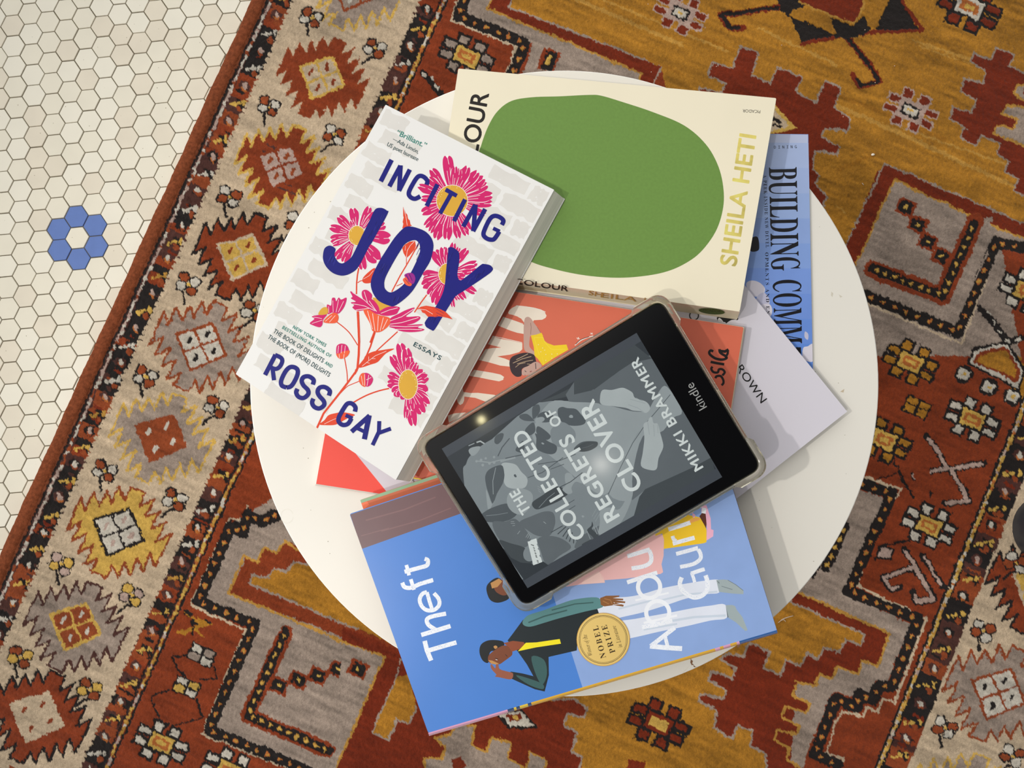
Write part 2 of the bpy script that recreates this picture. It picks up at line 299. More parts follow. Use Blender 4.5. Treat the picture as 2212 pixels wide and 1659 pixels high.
CAN[:]=IDX['red']
RUG = '''
B1
p gold 1190,-600 1195,45 2170,430 2212,600 3200,1700 4700,1700 4700,-600
p grey 930,-520 1290,-520 1050,60 2050,470 2000,860 1000,860 1290,470 1350,280 880,110
p dred 1290,-520 1060,45 2050,465 1900,840 2000,840 2170,430 1200,55 1390,-520
l grey 4 1390,-520 1195,45 2175,425 2100,640
l lgold 5 1290,-520 1055,55 2050,475 1990,620
p red 1420,308 1535,338 1480,470 1370,440; p blk 1442,330 1512,345 1470,470 1395,440; l yel 8 1462,365 1440,410
l beige 5 1010,-520 822,130 1240,300 1150,560
d 1090,-520 868,105 1300,278 1180,560
l blk 13 640,470 760,610; l white 5 690,500 705,515; l white 5 715,545 735,570; l white 7 645,480 652,486
F
p gold 1440,120 2400,60 2400,1100 1960,560 1850,370 1890,850 1500,560
B2
l lgold 9 -800,-60 0,290; l lgold 5 -500,0 300,330; l lgold 6 500,180 1000,420
l lgold 9 1000,680 1500,900 2300,1280; l lgold 5 1400,820 2300,1130; l lgold 6 1500,260 2000,430; l lgold 4 1540,300 1900,420
l dgold 8 900,560 1700,900; l dgold 7 0,180 500,400; l dgold 8 1000,1100 1250,1000; l dgold 7 -500,250 0,480
p dred 385,295 500,345 450,490 575,540 620,435 780,495 740,600 870,660 930,520 1035,570 990,690 1095,770 1070,850 935,820 905,880 1020,950 1005,1000 860,970 845,1090 885,1110 870,1190 940,1270 920,1320 900,2000 200,2000 0,600 120,600 120,570 270,600 285,535 170,490 200,400 330,440
c grey 4 385,295 500,345 450,490 575,540 620,435 780,495 740,600 870,660 930,520 1035,570 990,690 1095,770 1070,850 935,820 905,880 1020,950 1005,1000 860,970 845,1090 885,1110 870,1190 940,1270 920,1320 900,2000 200,2000 0,600 120,600 120,570 270,600 285,535 170,490 200,400 330,440
p yel 590,660 745,830 560,870; p beige 590,690 700,815 560,850; l blk 8 590,760 640,790; l blk 6 600,810 640,815
p blk 610,-600 700,-600 780,-5 800,45 720,60 690,95 1010,230 780,280 700,110 620,50
l dred 14 620,45 420,78 255,95 310,185 400,182; l blk 9 620,45 420,75 262,95 312,180 370,182
p dred 560,-500 1180,-400 1175,50 1115,150 980,105 760,10; l lgold 4 760,10 980,105 1115,150 1175,50 1180,-200
p blk 960,100 975,115 1110,165 1180,100 1225,190 1100,235 1010,230
l dred 9 1420,0 1555,195 1260,205 1000,240 780,282
p blk 1345,-5 1410,-5 1530,190 1255,192; p blk 1345,0 1420,-600 1400,0
l dred 14 1060,235 1230,440 1280,530 1150,558 1105,480; l blk 8 1060,235 1230,440 1275,530 1155,550 1140,510; l blk 11 1010,228 1100,232 1180,205
p dred 1880,340 2000,380 2030,310 2150,355 2110,430 2212,470 2800,700 2800,1500 2212,1260 2150,1230 2170,1160 2085,1110 2115,1040 2035,1000 2060,930 1930,870 1905,940 1800,890 1830,820 1735,770 1750,690 1870,730 1900,640 1800,590 1825,505 1945,540 1965,460 1870,400
c grey 4 1880,340 2000,380 2030,310 2150,355 2110,430 2212,470 2800,700 2800,1500 2212,1260 2150,1230 2170,1160 2085,1110 2115,1040 2035,1000 2060,930 1930,870 1905,940 1800,890 1830,820 1735,770 1750,690 1870,730 1900,640 1800,590 1825,505 1945,540 1965,460 1870,400
N7
p grey 2212,895 2140,900 2095,1000 2212,1060; l lgold 5 2212,895 2140,900 2095,1000 2230,1060
p grey 2212,1145 2030,1105 1975,1195 2140,1270 2105,1370 1930,1320 1900,1410 2212,1545 2900,1800 2900,1300; l lgold 5 2212,1145 2030,1105 1975,1195 2140,1270 2105,1370 1930,1320 1900,1410 2250,1560
B2
p dred 1320,1060 2400,1530 2400,1660 1380,1150 1310,1310 1150,1659 1000,1990 900,1990 1270,1100
l grey 4 860,2090 1065,1580 1310,1055 2400,1525
p grey 1370,1170 2400,1620 2400,2300 1000,2300 1010,1990; l lgold 5 1010,1980 1150,1659 1375,1165 2400,1630
m 1450,1340; m 1525,1450; m 1592,1560; m 1680,1660
l lgold 3 1000,1330 1060,1380
B3
l beige 4 2040,-60 2440,80
l red 39 1895,-215 1690,260 1235,90; e 1890,-200 1690,260 1235,80
p grey 1100,30 1190,130 1690,330 1880,-250 2010,-250 1785,470 1200,230 1050,100
l red 39 1895,-215 1685,262 1235,90; e 1890,-200 1685,262 1235,80
l beige 5 2600,80 2060,-100 1810,570 1200,310
p red 2060,-80 2600,120 2600,700 2200,700
d 2600,30 2030,-85 1785,500 1190,255
l grey 4 1980,-30 1765,445 1190,205
s 1480,690 gold; s 1880,1060 white; s 1310,1190 gold; s 2230,235 white; 4 1520,980 gold gold
l blk 14 1930,340 2030,450 2110,560 2212,530 2400,500; l white 6 1975,365 1990,375; l white 6 2010,420 2025,440; l white 5 2050,480 2060,495; l white 6 2100,550 2120,560; l white 6 2160,545 2190,540
p blk 2080,555 1880,595 1845,700 2185,870 2225,740 2120,570; p white 2085,570 1895,610 1862,690 2172,848 2205,740 2110,585; p red 2070,590 1915,620 1885,685 2165,815 2185,745 2110,600; p gold 2075,610 1930,640 1905,680 2150,790 2165,740 2100,615
o 1825,765; o 1985,850; o 2140,915
l blk 15 1590,1170 1720,1370 1500,1420 1600,1540; l blk 15 1950,1340 1740,1380 1860,1590 1700,1600
l pink 9 1600,1185 1720,1370 1500,1420 1590,1535; l pink 9 1940,1345 1740,1380 1850,1585 1710,1600
l blk 5 1370,1330 1420,1430 1500,1560; l blk 4 1260,1450 1380,1410
B4
p grey 880,-100 1000,-190 1320,-80 1060,540 1480,730 1330,1100 1250,1090 1230,1180 1120,1200 980,1160 800,1580 700,2100 300,2100 300,1659 600,1000
p red 1450,-380 1600,-300 1620,700 1360,1200 1300,1290 1190,1330 1030,1290 930,1560 1030,1640 900,2200 1700,2200 2000,1300
p dred 100,850 760,850 700,1750 100,1750
p dred 750,520 1190,720 1340,790 1265,1000 1160,960 1140,1050 1010,1010 970,1080 890,1050 870,1130 745,1100 720,1190 830,1240 800,1300 680,1260 650,1330 770,1390 745,1440 620,1410 600,1480 700,1530 680,1600 760,1659 800,1680 500,2100 500,1700 540,1659 300,700
l lgold 6 700,500 1190,720 1340,790 1265,1000 1160,960 1140,1050 1010,1010 970,1080 890,1050 870,1130 745,1100 720,1190 830,1240 800,1300 680,1260 650,1330 770,1390 745,1440 620,1410 600,1480 700,1530 680,1600 800,1690
p gold 640,560 1185,790 1160,865 1060,830 1020,915 920,880 880,955 810,920 770,1000 680,960 640,1060 530,1010 575,910 440,850 395,600
p gold 395,600 440,850 430,860 400,940 300,920 250,960 350,1010 330,1080 190,1030 170,1090 290,1160 270,1210 120,1180 110,1220 230,1290 210,1400 330,1470 360,1380 460,1420 450,1520 550,1570 540,1659 400,2200 -900,2200 -900,700
p dred 300,915 400,935 430,860 480,850 500,1000 400,1100 280,960
l grey 5 700,590 1185,795 1160,865 1060,830 1020,915 920,880 880,955 810,920 770,1000 680,960 640,1060 530,1010 575,910 450,850 430,860 400,940 300,920 250,960 350,1010 330,1080 190,1030 170,1090 290,1160 270,1210 120,1180 110,1220 230,1290 210,1400 330,1470 360,1380 460,1420 450,1520 550,1570 540,1659
l beige 5 1130,-240 1422,-138 1330,10 1130,480 1580,690 1375,1240 1300,1210 1270,1290 1190,1265 1175,1330 1030,1290 930,1560 1050,1600 1000,1750
d 1130,-190 1362,-112 1078,515 1530,700 1360,1140 1275,1130 1240,1220 1150,1180 1130,1270 1000,1210 860,1575 1010,1640
l blk 9 850,420 960,200 985,320; e 930,370 1060,100
s 1600,95 white
p blk 1245,310 1290,220 1380,250 1365,310; p pink 1260,300 1300,235 1368,255 1350,300
l blk 15 1440,250 1510,360 1300,430 1360,505 1410,490; l blk 15 1510,360 1640,570 1520,585 1500,520; l blk 14 1560,290 1690,490
l pink 8 1445,260 1510,360 1308,430 1360,500 1400,488; l pink 8 1510,360 1635,570 1525,582 1512,545; l pink 6 1570,300 1680,480; l blk 4 1250,320 1280,230 1470,190
R3
p grey 1460,90 1800,-100 2900,-100 2900,2200 1950,1659 1345,1400 1660,720 1280,570
p red 2100,1800 2225,1560 2300,1800
p yel 2185,1640 2212,1590 2230,1640 2212,1700
p red 1590,290 1660,330 1710,235 1790,270 1840,190 2300,330 2600,800 2600,960 1480,530
l lgold 6 2300,360 1900,230 1840,190 1790,270 1710,235 1660,330 1570,290 1475,530 2212,835 2500,960
p gold 2700,400 1900,330 1850,400 1770,370 1720,430 1630,410 1610,470 2700,930; l grey 5 2000,350 1900,325 1850,400 1770,370 1720,430 1630,410 1610,470 2300,760
l beige 5 1600,-30 1560,60 1480,50 1230,610 1590,770 1300,1440 2100,1760
d 1800,20 1690,70 1600,20 1570,140 1490,100 1278,585 1645,730 1348,1415 2250,1790
l red 33 1845,790 1600,1320 2115,1545; e 1845,780 1600,1320 2125,1550
m 1800,1130; m 1925,1090; m 2050,1065; m 2180,1020
l blk 9 1190,655 1230,670; p gold 1165,650 1240,690 1260,740 1140,785 1200,800 1240,760 1320,825 1270,760 1370,735 1340,700 1270,690; l blk 7 1240,715 1275,730; l blk 6 1330,700 1350,720; l blk 5 1245,700 1240,790
4 1300,930 white grey; 4 1205,1140 white yel
l blk 4 1200,930 1110,945 1150,1020 1200,1070; l blk 4 1380,1000 1405,1085 1290,1090; l blk 4 1100,1155 970,1200 1030,1345; l blk 4 1275,1220 1310,1335 1110,1390
s 1040,1500 white; s 1480,1680 white
B5
p dred 0,745 200,830 370,900 440,1100 600,1370 1000,1250 1490,1215 1580,1270 1550,1330 1450,1310 1430,1380 1510,1430 1480,1550 1550,1590 1500,2200 -250,2200 -10,1600 190,1120 270,940 0,845
l grey 5 1350,1215 1490,1215 1580,1270 1550,1330 1450,1310 1430,1380 1510,1430 1480,1550 1550,1590 1500,1750
l lgold 6 -60,820 0,845 270,940 190,1120 -10,1590 -90,1800; p grey 0,850 262,942 184,1118 -14,1580 -60,1500
p gold 345,1080 440,1050 480,1260 430,1370 350,1345 300,1480 190,1430; l grey 4 370,950 345,1080 190,1430 300,1480 350,1345 430,1370 475,1260
p grey 590,1470 690,1440 740,1370 860,1390 830,1510 930,1560 960,1460 1085,1500 1060,1590 1160,1650 1180,2100 520,2100 530,1600 640,1590 660,1520
c lgold 5 590,1470 690,1440 740,1370 860,1390 830,1510 930,1560 960,1460 1085,1500 1060,1590 1160,1650 1180,2100 520,2100 530,1600 640,1590 660,1520
p dred 700,1600 760,1585 800,1640 720,1700; p grey 1210,1555 1315,1605 1290,1740 1170,1700; c lgold 4 1210,1555 1315,1605 1290,1740 1170,1700
p blk 985,1310 1150,1280 1265,1405 1070,1410; p white 1010,1312 1150,1295 1235,1390 1080,1392; p dred 1050,1320 1150,1310 1160,1350 1080,1360; p yel 1090,1325 1130,1320 1130,1340 1095,1342
p dred 1850,1600 1960,1620 1940,1750 1830,1700
m 100,1018
s 2040,1375 dred
B1
s 920,365 grey
'''
for crop,t in lines_of(RUG):
    k=t[0]
    if k=='p': rpoly(pts(crop,t[2:]),t[1])
    elif k=='l': rline(pts(crop,t[3:]),float(t[2]),t[1])
    elif k=='c': rclosed(pts(crop,t[3:]),float(t[2]),t[1])
    elif k=='d': dotband(pts(crop,t[1:]))
    elif k=='e': dotband(pts(crop,t[1:]),w=20,sp=21,dots=('lgold','yel'))
    elif k=='m': diamond(pts(crop,t[1:2])[0])
    elif k=='4': four(pts(crop,t[1:2])[0],t[2],t[3])
    elif k=='o':
        c=pts(crop,t[1:2])[0]; rline([c,c],40,'blk'); rrect(c,0,0,12,11,'white'); rrect(c,0,0,4,4,'yel')
    elif k=='s':
        c=pts(crop,t[1:2])[0]
        if t[2]=='dred': rosette(c,'dred','blk',('dred','yel','yel'),1.12)
        else: rosette(c,t[2],'blk',('yel','org','yel'))
rosette((1470,28),'dred','blk',('white','yel','yel'),.98,halo='pink')
rosette((1967,239),'dred','blk',('white','yel','yel'),1.0,halo='pink')
rosette((2095,15),'dred','blk',('white','org','yel'),1.15)
# border stripes (left side, then the far side at lower right)
X=lambda y,a,b: a+(b-a)*y/1659.0
def strip(a0,a1,b0,b1,col): rpoly([(X(-170,a0,a1),-170),(X(-170,b0,b1),-170),(X(1829,b0,b1),1829),(X(1829,a0,a1),1829)],col)
strip(-900,-1700,579,-170,'bind')
strip(576,-174,640,-105,'brn'); strip(636,-110,906,171,'beige'); strip(906,171,955,225,'brn')
rline([(X(-170,578,-172),-170),(X(1829,578,-172),1829)],5,'blk')
for i in range(270):
    y=-160+i*7.2; rline([(X(y,586,-163)+random.uniform(-1,1),y),(X(y+5,586,-163),y+5)],5.5,random.choice(['white','pink','white','pink','rust']))
guard((X(-170,613,-134),-170),(X(1829,613,-134),1829),41,3,-1)
guard((X(-170,931,197),-170),(X(1829,931,197),1829),44,5,-1)
rline([(X(-170,966,236),-170),(X(1829,966,236),1829)],5,'blk'); rline([(X(-170,952,221),-170),(X(1829,952,221),1829)],4,'blk')
twist([(X(-170,959,229),-170),(X(1829,959,229),1829)],6,3)
for y in range(-160,1820,12):       # scalloped beige against the guards
    rline([(X(y,634,-112),y),(X(y+4,634,-112),y+4)],7,'beige'); rline([(X(y,907,172),y),(X(y+4,907,172),y+4)],6,'beige')
def stripR(x0,y0,x1,y1,w,col):
    rpoly([(x0,y0),(x0+w,y0),(x1+w,y1),(x1,y1)],col)
TR0=(2123+0.402*700,1104-700); TR1=(1900-.402*200,1659+200)
rpoly([(TR0[0]-6,TR0[1]),(TR0[0]+600,TR0[1]),(TR1[0]+800,TR1[1]),(TR1[0]-6,TR1[1])],'beige')
guard((TR0[0]+30,TR0[1]),(TR1[0]+33,TR1[1]),54,9,-1)
rline([(TR0[0]-9,TR0[1]),(TR1[0]-9,TR1[1])],6,'blk'); rline([(TR0[0]+5,TR0[1]),(TR1[0]+5,TR1[1])],4,'blk'); twist([(TR0[0]-1,TR0[1]),(TR1[0]-1,TR1[1])],7,3)
# medallions and buds
medallion((767,-24),'grey','yel','grey','rust','white',.93); medallion((696,169),'red','rust','beige','yel','red',.9,lw=2)
medallion((608,361),'red','yel','pink','red','rust',.93,streak='brn'); medallion((523,556),'red','blk','yel','beige','red',.97)
medallion((435,750),'grey','rust','white','rust','blk',1.0); medallion((348,948),'grey','yel','rust','rust','white',1.0)
medallion((256,1151),'yel','rust','white','blk','pink',1.0); medallion((163,1355),'grey','brn','rust','yel','white',1.0)
medallion((80,1550),'red','blk','beige','beige','red',1.04,lw=5); medallion((-5,1760),'yel','rust','white','rust','rust',1.05)
medallion((2245,1270),'red','blk','yel','beige','red',1.05); medallion((2157,1500),'grey','rust','white','rust','blk',1.08); medallion((2075,1735),'grey','yel','white','yel','rust',1.1)
for x,y,st,a,b in ((672,37,'d','rust','white'),(580,229,'d','rust','white'),(723,291,'l','white','rust'),(495,425,'d','white','rust'),(406,613,'d','rust','white'),(314,814,'d','rust','white'),
   (467,878,'l','rust','white'),(226,1017,'d','rust','white'),(378,1079,'l','rust','white'),(548,672,'l','rust','white'),(641,482,'l','white','rust'),(132,1219,'d','pink','yel'),(284,1286,'l','yel','pink'),(43,1420,'d','rust','yel'),(194,1489,'l','rust','yel'),
   (810,104,'l','rust','white'),(2124,1363,'d','white','rust'),(2041,1572,'d','white','rust'),(2187,1633,'l','white','rust'),(2196,1215,'l','white','rust'),(896,-90,'l','white','rust')):
    bud((x,y),st,a,b,.92 if y<400 else 1.0)

# ---- weave: one vertex per knot pair ----
RUG_Z=0.009
def vnoise(nr,nc,sr,sc):
    gr,gc=int(nr/sr)+3,int(nc/sc)+3; G=rng.standard_normal((gr,gc)); a=np.arange(nr)/sr; b=np.arange(nc)/sc
    i=a.astype(int); j=b.astype(int); fa=(a-i)[:,None]; fb=(b-j)[None]; fa=fa*fa*(3-2*fa); fb=fb*fb*(3-2*fb)
    return (G[i][:,j]*(1-fa)*(1-fb)+G[i+1][:,j]*fa*(1-fb)+G[i][:,j+1]*(1-fa)*fb+G[i+1][:,j+1]*fa*fb)
A0=np.array(U(538.6,0,RUG_Z)); A1=np.array(U(0,1188,RUG_Z)); du=(A1-A0); du/=np.linalg.norm(du); dv=np.array([-du[1],du[0]])
if dv[0]<0: dv=-dv
def build_rug():
    CELL=0.00125; u0,u1,v0,v1=-0.45,1.42,0.0185,1.62
    nu,nv=int((u1-u0)/CELL),int((v1-v0)/CELL)
    uu=u0+np.arange(nu)*CELL; vv=v0+np.arange(nv)*CELL
    Xg=A0[0]+uu[:,None]*du[0]+vv[None]*dv[0]; Yg=A0[1]+uu[:,None]*du[1]+vv[None]*dv[1]
    px,py=proj(Xg,Yg,RUG_Z)
    jx=1.5*vnoise(nu,nv,2.2,2.2)+1.0*vnoise(nu,nv,8,8); jy=1.5*vnoise(nu,nv,2.2,2.2)+1.0*vnoise(nu,nv,8,8)
    ix=np.clip((px+jx+OFF).astype(int),0,CWd-1); iy=np.clip((py+jy+OFF).astype(int),0,CHt-1)
    lab=CAN[iy,ix]; pal=np.array([s2l(RPAL[n]) for n in NAMES]); col=pal[lab]
    gain=1+0.10*vnoise(nu,nv,3,14)+0.07*vnoise(nu,nv,6,60)+0.06*vnoise(nu,nv,1.3,1.3)+0.05*vnoise(nu,nv,40,40)
    isg=(lab==IDX['gold'])|(lab==IDX['grey'])|(lab==IDX['lgold']); gain=np.where(isg,1+(gain-1)*1.35,gain)
    col=col*np.clip(gain,.55,1.5)[...,None]*.80
    keep=(px>-150)&(px<2362)&(py>-150)&(py<1809)
    zz=RUG_Z+0.00022*vnoise(nu,nv,2,2)+0.0002*vnoise(nu,nv,20,20)-0.0006*((lab==IDX['blk']))
    quad=keep[:-1,:-1]&keep[1:,:-1]&keep[:-1,1:]&keep[1:,1:]
    idx=np.arange(nu*nv).reshape(nu,nv); used=np.zeros(nu*nv,bool)
    q=np.stack([idx[:-1,:-1][quad],idx[1:,:-1][quad],idx[1:,1:][quad],idx[:-1,1:][quad]],-1); used[q.ravel()]=True
    remap=np.cumsum(used)-1; q=remap[q]; P=np.stack([Xg,Yg,zz],-1).reshape(-1,3)[used]; C=col.reshape(-1,3)[used]
    n=(P[q[0,1]]-P[q[0,0]]); k=(P[q[0,2]]-P[q[0,1]])
    if n[0]*k[1]-n[1]*k[0]<0: q=q[:,::-1]
    base=np.array([A0[0],A0[1],0.0]); P=P-base
    me=bpy.data.meshes.new('pile'); me.vertices.add(len(P)); me.vertices.foreach_set('co',P.astype(np.float32).ravel())
    me.loops.add(q.size); me.loops.foreach_set('vertex_index',q.astype(np.int32).ravel()); me.polygons.add(len(q))
    me.polygons.foreach_set('loop_start',np.arange(0,q.size,4,dtype=np.int32)); me.polygons.foreach_set('loop_total',np.full(len(q),4,np.int32))
    me.polygons.foreach_set('use_smooth',np.ones(len(q),bool))
    me.update(calc_edges=True); me.validate()
    at=me.color_attributes.new('weave','FLOAT_COLOR','POINT'); at.data.foreach_set('color',np.c_[C,np.ones(len(C))].astype(np.float32).ravel())
    root=empty('rug',tuple(base),'rust, gold and grey patterned wool rug with serrated medallion border lying on the hexagon tiles','rug')
    mt=bpy.data.materials.new('wool_pile'); mt.use_nodes=True; nt=mt.node_tree; b=nt.nodes['Principled BSDF']; b.inputs['Roughness'].default_value=0.95; b.inputs['Specular IOR Level'].default_value=0.1
    b.inputs['Sheen Weight'].default_value=0.15; b.inputs['Sheen Roughness'].default_value=0.5
    a=nt.nodes.new('ShaderNodeAttribute'); a.attribute_name='weave'
    nz=nt.nodes.new('ShaderNodeTexNoise'); nz.inputs['Scale'].default_value=700; nz.inputs['Detail'].default_value=2; tc=nt.nodes.new('ShaderNodeTexCoord')
    mr=nt.nodes.new('ShaderNodeMapRange'); mr.inputs['From Min'].default_value=.3; mr.inputs['From Max'].default_value=.7; mr.inputs['To Min'].default_value=.86; mr.inputs['To Max'].default_value=1.12
    vm=nt.nodes.new('ShaderNodeVectorMath'); vm.operation='SCALE'; bp=nt.nodes.new('ShaderNodeBump'); bp.inputs['Strength'].default_value=.5; bp.inputs['Distance'].default_value=.0012
    L=nt.links.new; L(tc.outputs['Object'],nz.inputs['Vector']); L(nz.outputs['Fac'],mr.inputs['Value']); L(a.outputs['Color'],vm.inputs[0]); L(mr.outputs['Result'],vm.inputs['Scale'])
    L(vm.outputs['Vector'],b.inputs['Base Color']); L(nz.outputs['Fac'],bp.inputs['Height']); L(bp.outputs['Normal'],b.inputs['Normal'])
    me.materials.append(mt); o=bpy.data.objects.new('pile',me); COL.objects.link(o); o.parent=root
    # bound edge: a padded roll running down the side
    mb=MB(); bm_=principled('edge_wool',RPAL['bind'],.95,.1,noise=.3,scale=260,bump=1.0,bscale=900)
    prof=[(0.0003,0.0),(-0.0005,0.004),(0.002,0.0078),(0.006,0.0098),(0.012,0.0104),(0.016,0.0101),(0.0195,0.0088),(0.0205,0.0070)]; N=420; V=[];Fc=[]
    for i in range(N+1):
        u=u0+0.25+(u1-u0-0.45)*i/N; wob=0.0003*math.sin(i*.37)+0.0004*math.sin(i*.111)+random.uniform(-.0003,.0003)
        for j,(a_,z) in enumerate(prof):
            off=a_+(wob if j<3 else 0); V.append((A0[0]+du[0]*u+dv[0]*off,A0[1]+du[1]*u+dv[1]*off,z))
    k=len(prof)
    for i in range(N):
        for j in range(k-1): Fc.append((i*k+j,i*k+j+1,(i+1)*k+j+1,(i+1)*k+j)[::-1])
    mb.mesh(V,Fc,bm_); mb.build('edge_binding',root,smooth=True)
    # skirt under the pile so that the rug has thickness
    return root
rug=build_rug()
# ---------------- floor: mosaic of hexagon tiles ----------------
def build_floor():
    s=0.028; ph=math.radians(84.9498); ox,oy=-0.64805*0.028/0.0265,-0.53716*0.028/0.0265
    a=s*np.array([math.cos(ph),math.sin(ph)]); c,si=math.cos(-math.pi/3),math.sin(-math.pi/3); b=np.array([c*a[0]-si*a[1],si*a[0]+c*a[1]])
    O=np.array([ox,oy])
    # fitted points are grout corners (left end of the lower horizontal joint); centre lies below that corner
    tgt=np.array(U(165,511.5,0)); tgt=np.array([tgt[0],-tgt[1]])
    cen0=O+ (2*b-a)/3*0     # replaced below
    best=None
    for cand in ((a+b)/3,(2*b-a)/3,(2*a-b)/3,-(a+b)/3,(a-2*b)/3,(b-2*a)/3):
        M=np.array([a,b]).T; q=np.linalg.solve(M,tgt-(O+cand)); e=np.abs(q-np.round(q)).sum()
        if best is None or e<best[0]: best=(e,cand,np.round(q).astype(int))
    C0=O+best[1]; I0=best[2]; print('tile fit err',best[0])
    white=principled('glazed_tile_white',(236,230,212),.38,.4,noise=.03,scale=25,bump=.05,bscale=60)
    w2=principled('glazed_tile_cream',(231,222,203),.38,.4,noise=.04,scale=25); w3=principled('glazed_tile_pale',(240,235,219),.36,.4,noise=.02,scale=30)
    blue=principled('glazed_tile_blue',(92,122,190),.38,.4,noise=.04,scale=80); grout=principled('grout',(120,112,96),.95,.1,noise=.25,scale=90)
    mb=MB(); v=[]; 
    mb.face([(-1.3,-1.2,-0.0012),(1.3,-1.2,-0.0012),(1.3,1.2,-0.0012),(-1.3,1.2,-0.0012)],grout)
    R=s/math.sqrt(3); ring=[(0,1),(1,0),(1,-1),(0,-1),(-1,0),(-1,1)]
    hexdir=[(math.cos(ph+math.radians(30+60*k)),math.sin(ph+math.radians(30+60*k))) for k in range(6)]
    for i in range(-60,60):
        for j in range(-60,60):
            p=C0+a*i+b*j
            if abs(p[0])>1.05 or abs(p[1])>0.85: continue
            qx=p[0]-A0[0]; qy=-p[1]-A0[1]
            tpx,tpy=proj(p[0],-p[1],0)
            if qx*dv[0]+qy*dv[1]>0.08 and -90<tpx<2302 and -90<tpy<1749: continue       # under the rug
            d=(i-I0[0],j-I0[1]); bl=d in ring
            mt=blue if bl else random.choices([white,w2,w3],[5,3,4])[0]
            jx,jy=random.uniform(-.0002,.0002),random.uniform(-.0002,.0002); zt=random.uniform(-.00015,.00015)
            lo,mi,hi=[],[],[]
            for k,(r,z,L) in enumerate(((R-0.0006,-0.0012,lo),(R-0.00065,-0.0005,mi),(R-0.0011,zt,hi))):
                for hx,hy in hexdir: L.append((p[0]+jx+hx*r,-(p[1]+jy+hy*r),z))
            lo,mi,hi=lo[::-1],mi[::-1],hi[::-1]
            V=lo+mi+hi; Fc=[tuple(range(12,18))]+[(k,(k+1)%6,6+(k+1)%6,6+k) for k in range(6)]+[(6+k,6+(k+1)%6,12+(k+1)%6,12+k) for k in range(6)]
            mb.mesh(V,Fc,mt)
            if not bl and random.random()<.35:
                sx_,sy_=random.uniform(-.5,.5)*R,random.uniform(-.5,.5)*R; r=random.uniform(.0002,.0007)
                mb.poly([[(p[0]+sx_+r*math.cos(t)*random.uniform(.6,1.3),-(p[1]+sy_)+r*math.sin(t)*random.uniform(.6,1.3)) for t in np.linspace(0,6.28,7)[:-1]]],zt+0.00003,principled('tile_fleck',(158,146,124),.7))
    o=mb.build('floor'); tag(o,kind='structure'); return o
floor=build_floor()

# ---------------- side table ----------------
TZ=0.415
L_,R_,T_,B_=U(540,835,TZ),U(1898,835,TZ),U(1219,150,TZ),U(1219,1507,TZ)
TC=((L_[0]+R_[0])/2,(T_[1]+B_[1])/2); TR_=((R_[0]-L_[0])+(T_[1]-B_[1]))/4
print('table',TC,TR_)
table=empty('side_table',(TC[0],TC[1],0),'round white laminate side table piled with books standing on the patterned rug','table')
lam=principled('white_laminate',(229,226,218),.34,.45,noise=.015,scale=7); lamd=principled('edge_band',(240,238,232),.4,.4)
def build_top():
    mb=MB(); N=180; prof=[(TR_-0.004,TZ-.018),(TR_-.0008,TZ-.0175),(TR_,TZ-.0165),(TR_,TZ-.0012),(TR_-.0003,TZ-.0004),(TR_-.0009,TZ)]
    V=[];Fc=[]
    for i in range(N):
        t=2*math.pi*i/N
        for r,z in prof: V.append((TC[0]+r*math.cos(t),TC[1]+r*math.sin(t),z))
    k=len(prof)
    for i in range(N):
        j=(i+1)%N
        for q in range(k-1): Fc.append((i*k+q,j*k+q,j*k+q+1,i*k+q+1))
    mb.mesh(V,Fc,lamd)
    mb.face([(TC[0]+(TR_-.0009)*math.cos(2*math.pi*i/N),TC[1]+(TR_-.0009)*math.sin(2*math.pi*i/N),TZ) for i in range(N)],lam)
    mb.face([(TC[0]+(TR_-.004)*math.cos(-2*math.pi*i/N),TC[1]+(TR_-.004)*math.sin(-2*math.pi*i/N),TZ-.018) for i in range(N)],lam)
    chip=principled('bare_chipboard',(132,98,74),.9,.1,noise=.3,scale=900); scuff=principled('laminate_scuff',(206,200,186),.6,.3)
    for P,mt,z in (([(1490,1417),(1494,1421),(1493,1425),(1497,1428),(1495,1433),(1499,1436),(1494,1437),(1491,1431),(1492,1426)],chip,.00006),
              ([(1592,1390),(1600,1386),(1602,1391),(1597,1397),(1593,1400)],chip,.00006),([(1497,1436),(1502,1440),(1505,1441),(1499,1441)],chip,.00008),
              ([(1490,1437),(1481,1447),(1471,1455),(1481,1448)],scuff,.00004),([(1796,630),(1800,634),(1798,642),(1795,638)],scuff,.00004),([(1812,636),(1820,641),(1815,643)],scuff,.00004),
              ([(1815,846),(1824,840),(1822,848)],principled('laminate_stain',(196,180,156),.6),.00004)):
        mb.poly([[U(x,y,TZ) for x,y in P]],TZ+z,mt)
    # a stuck hair ring near the left rim
    c=U(620,1115,TZ); mb.poly([stroke([(c[0]+.0045*math.cos(t),c[1]+.005*math.sin(t)) for t in np.linspace(.4,6.2,24)],.00025)],TZ+.00005,principled('cup_ring',(224,221,210),.5))
    for _ in range(60):
        t=random.uniform(0,6.28); r=TR_*math.sqrt(random.uniform(.45,.98)); x,y=TC[0]+r*math.cos(t),TC[1]+r*math.sin(t); q=random.uniform(.0002,.0005)
        mb.poly([[(x+q*math.cos(u),y+q*math.sin(u)*random.uniform(.5,1)) for u in (0,1,2,3,4,5)]],TZ+.00005,principled('crumb_speck',(150,142,128),.9))
    return mb.build('tabletop',table)
top=build_top()
legm=principled('white_steel',(225,222,214),.35,.5)
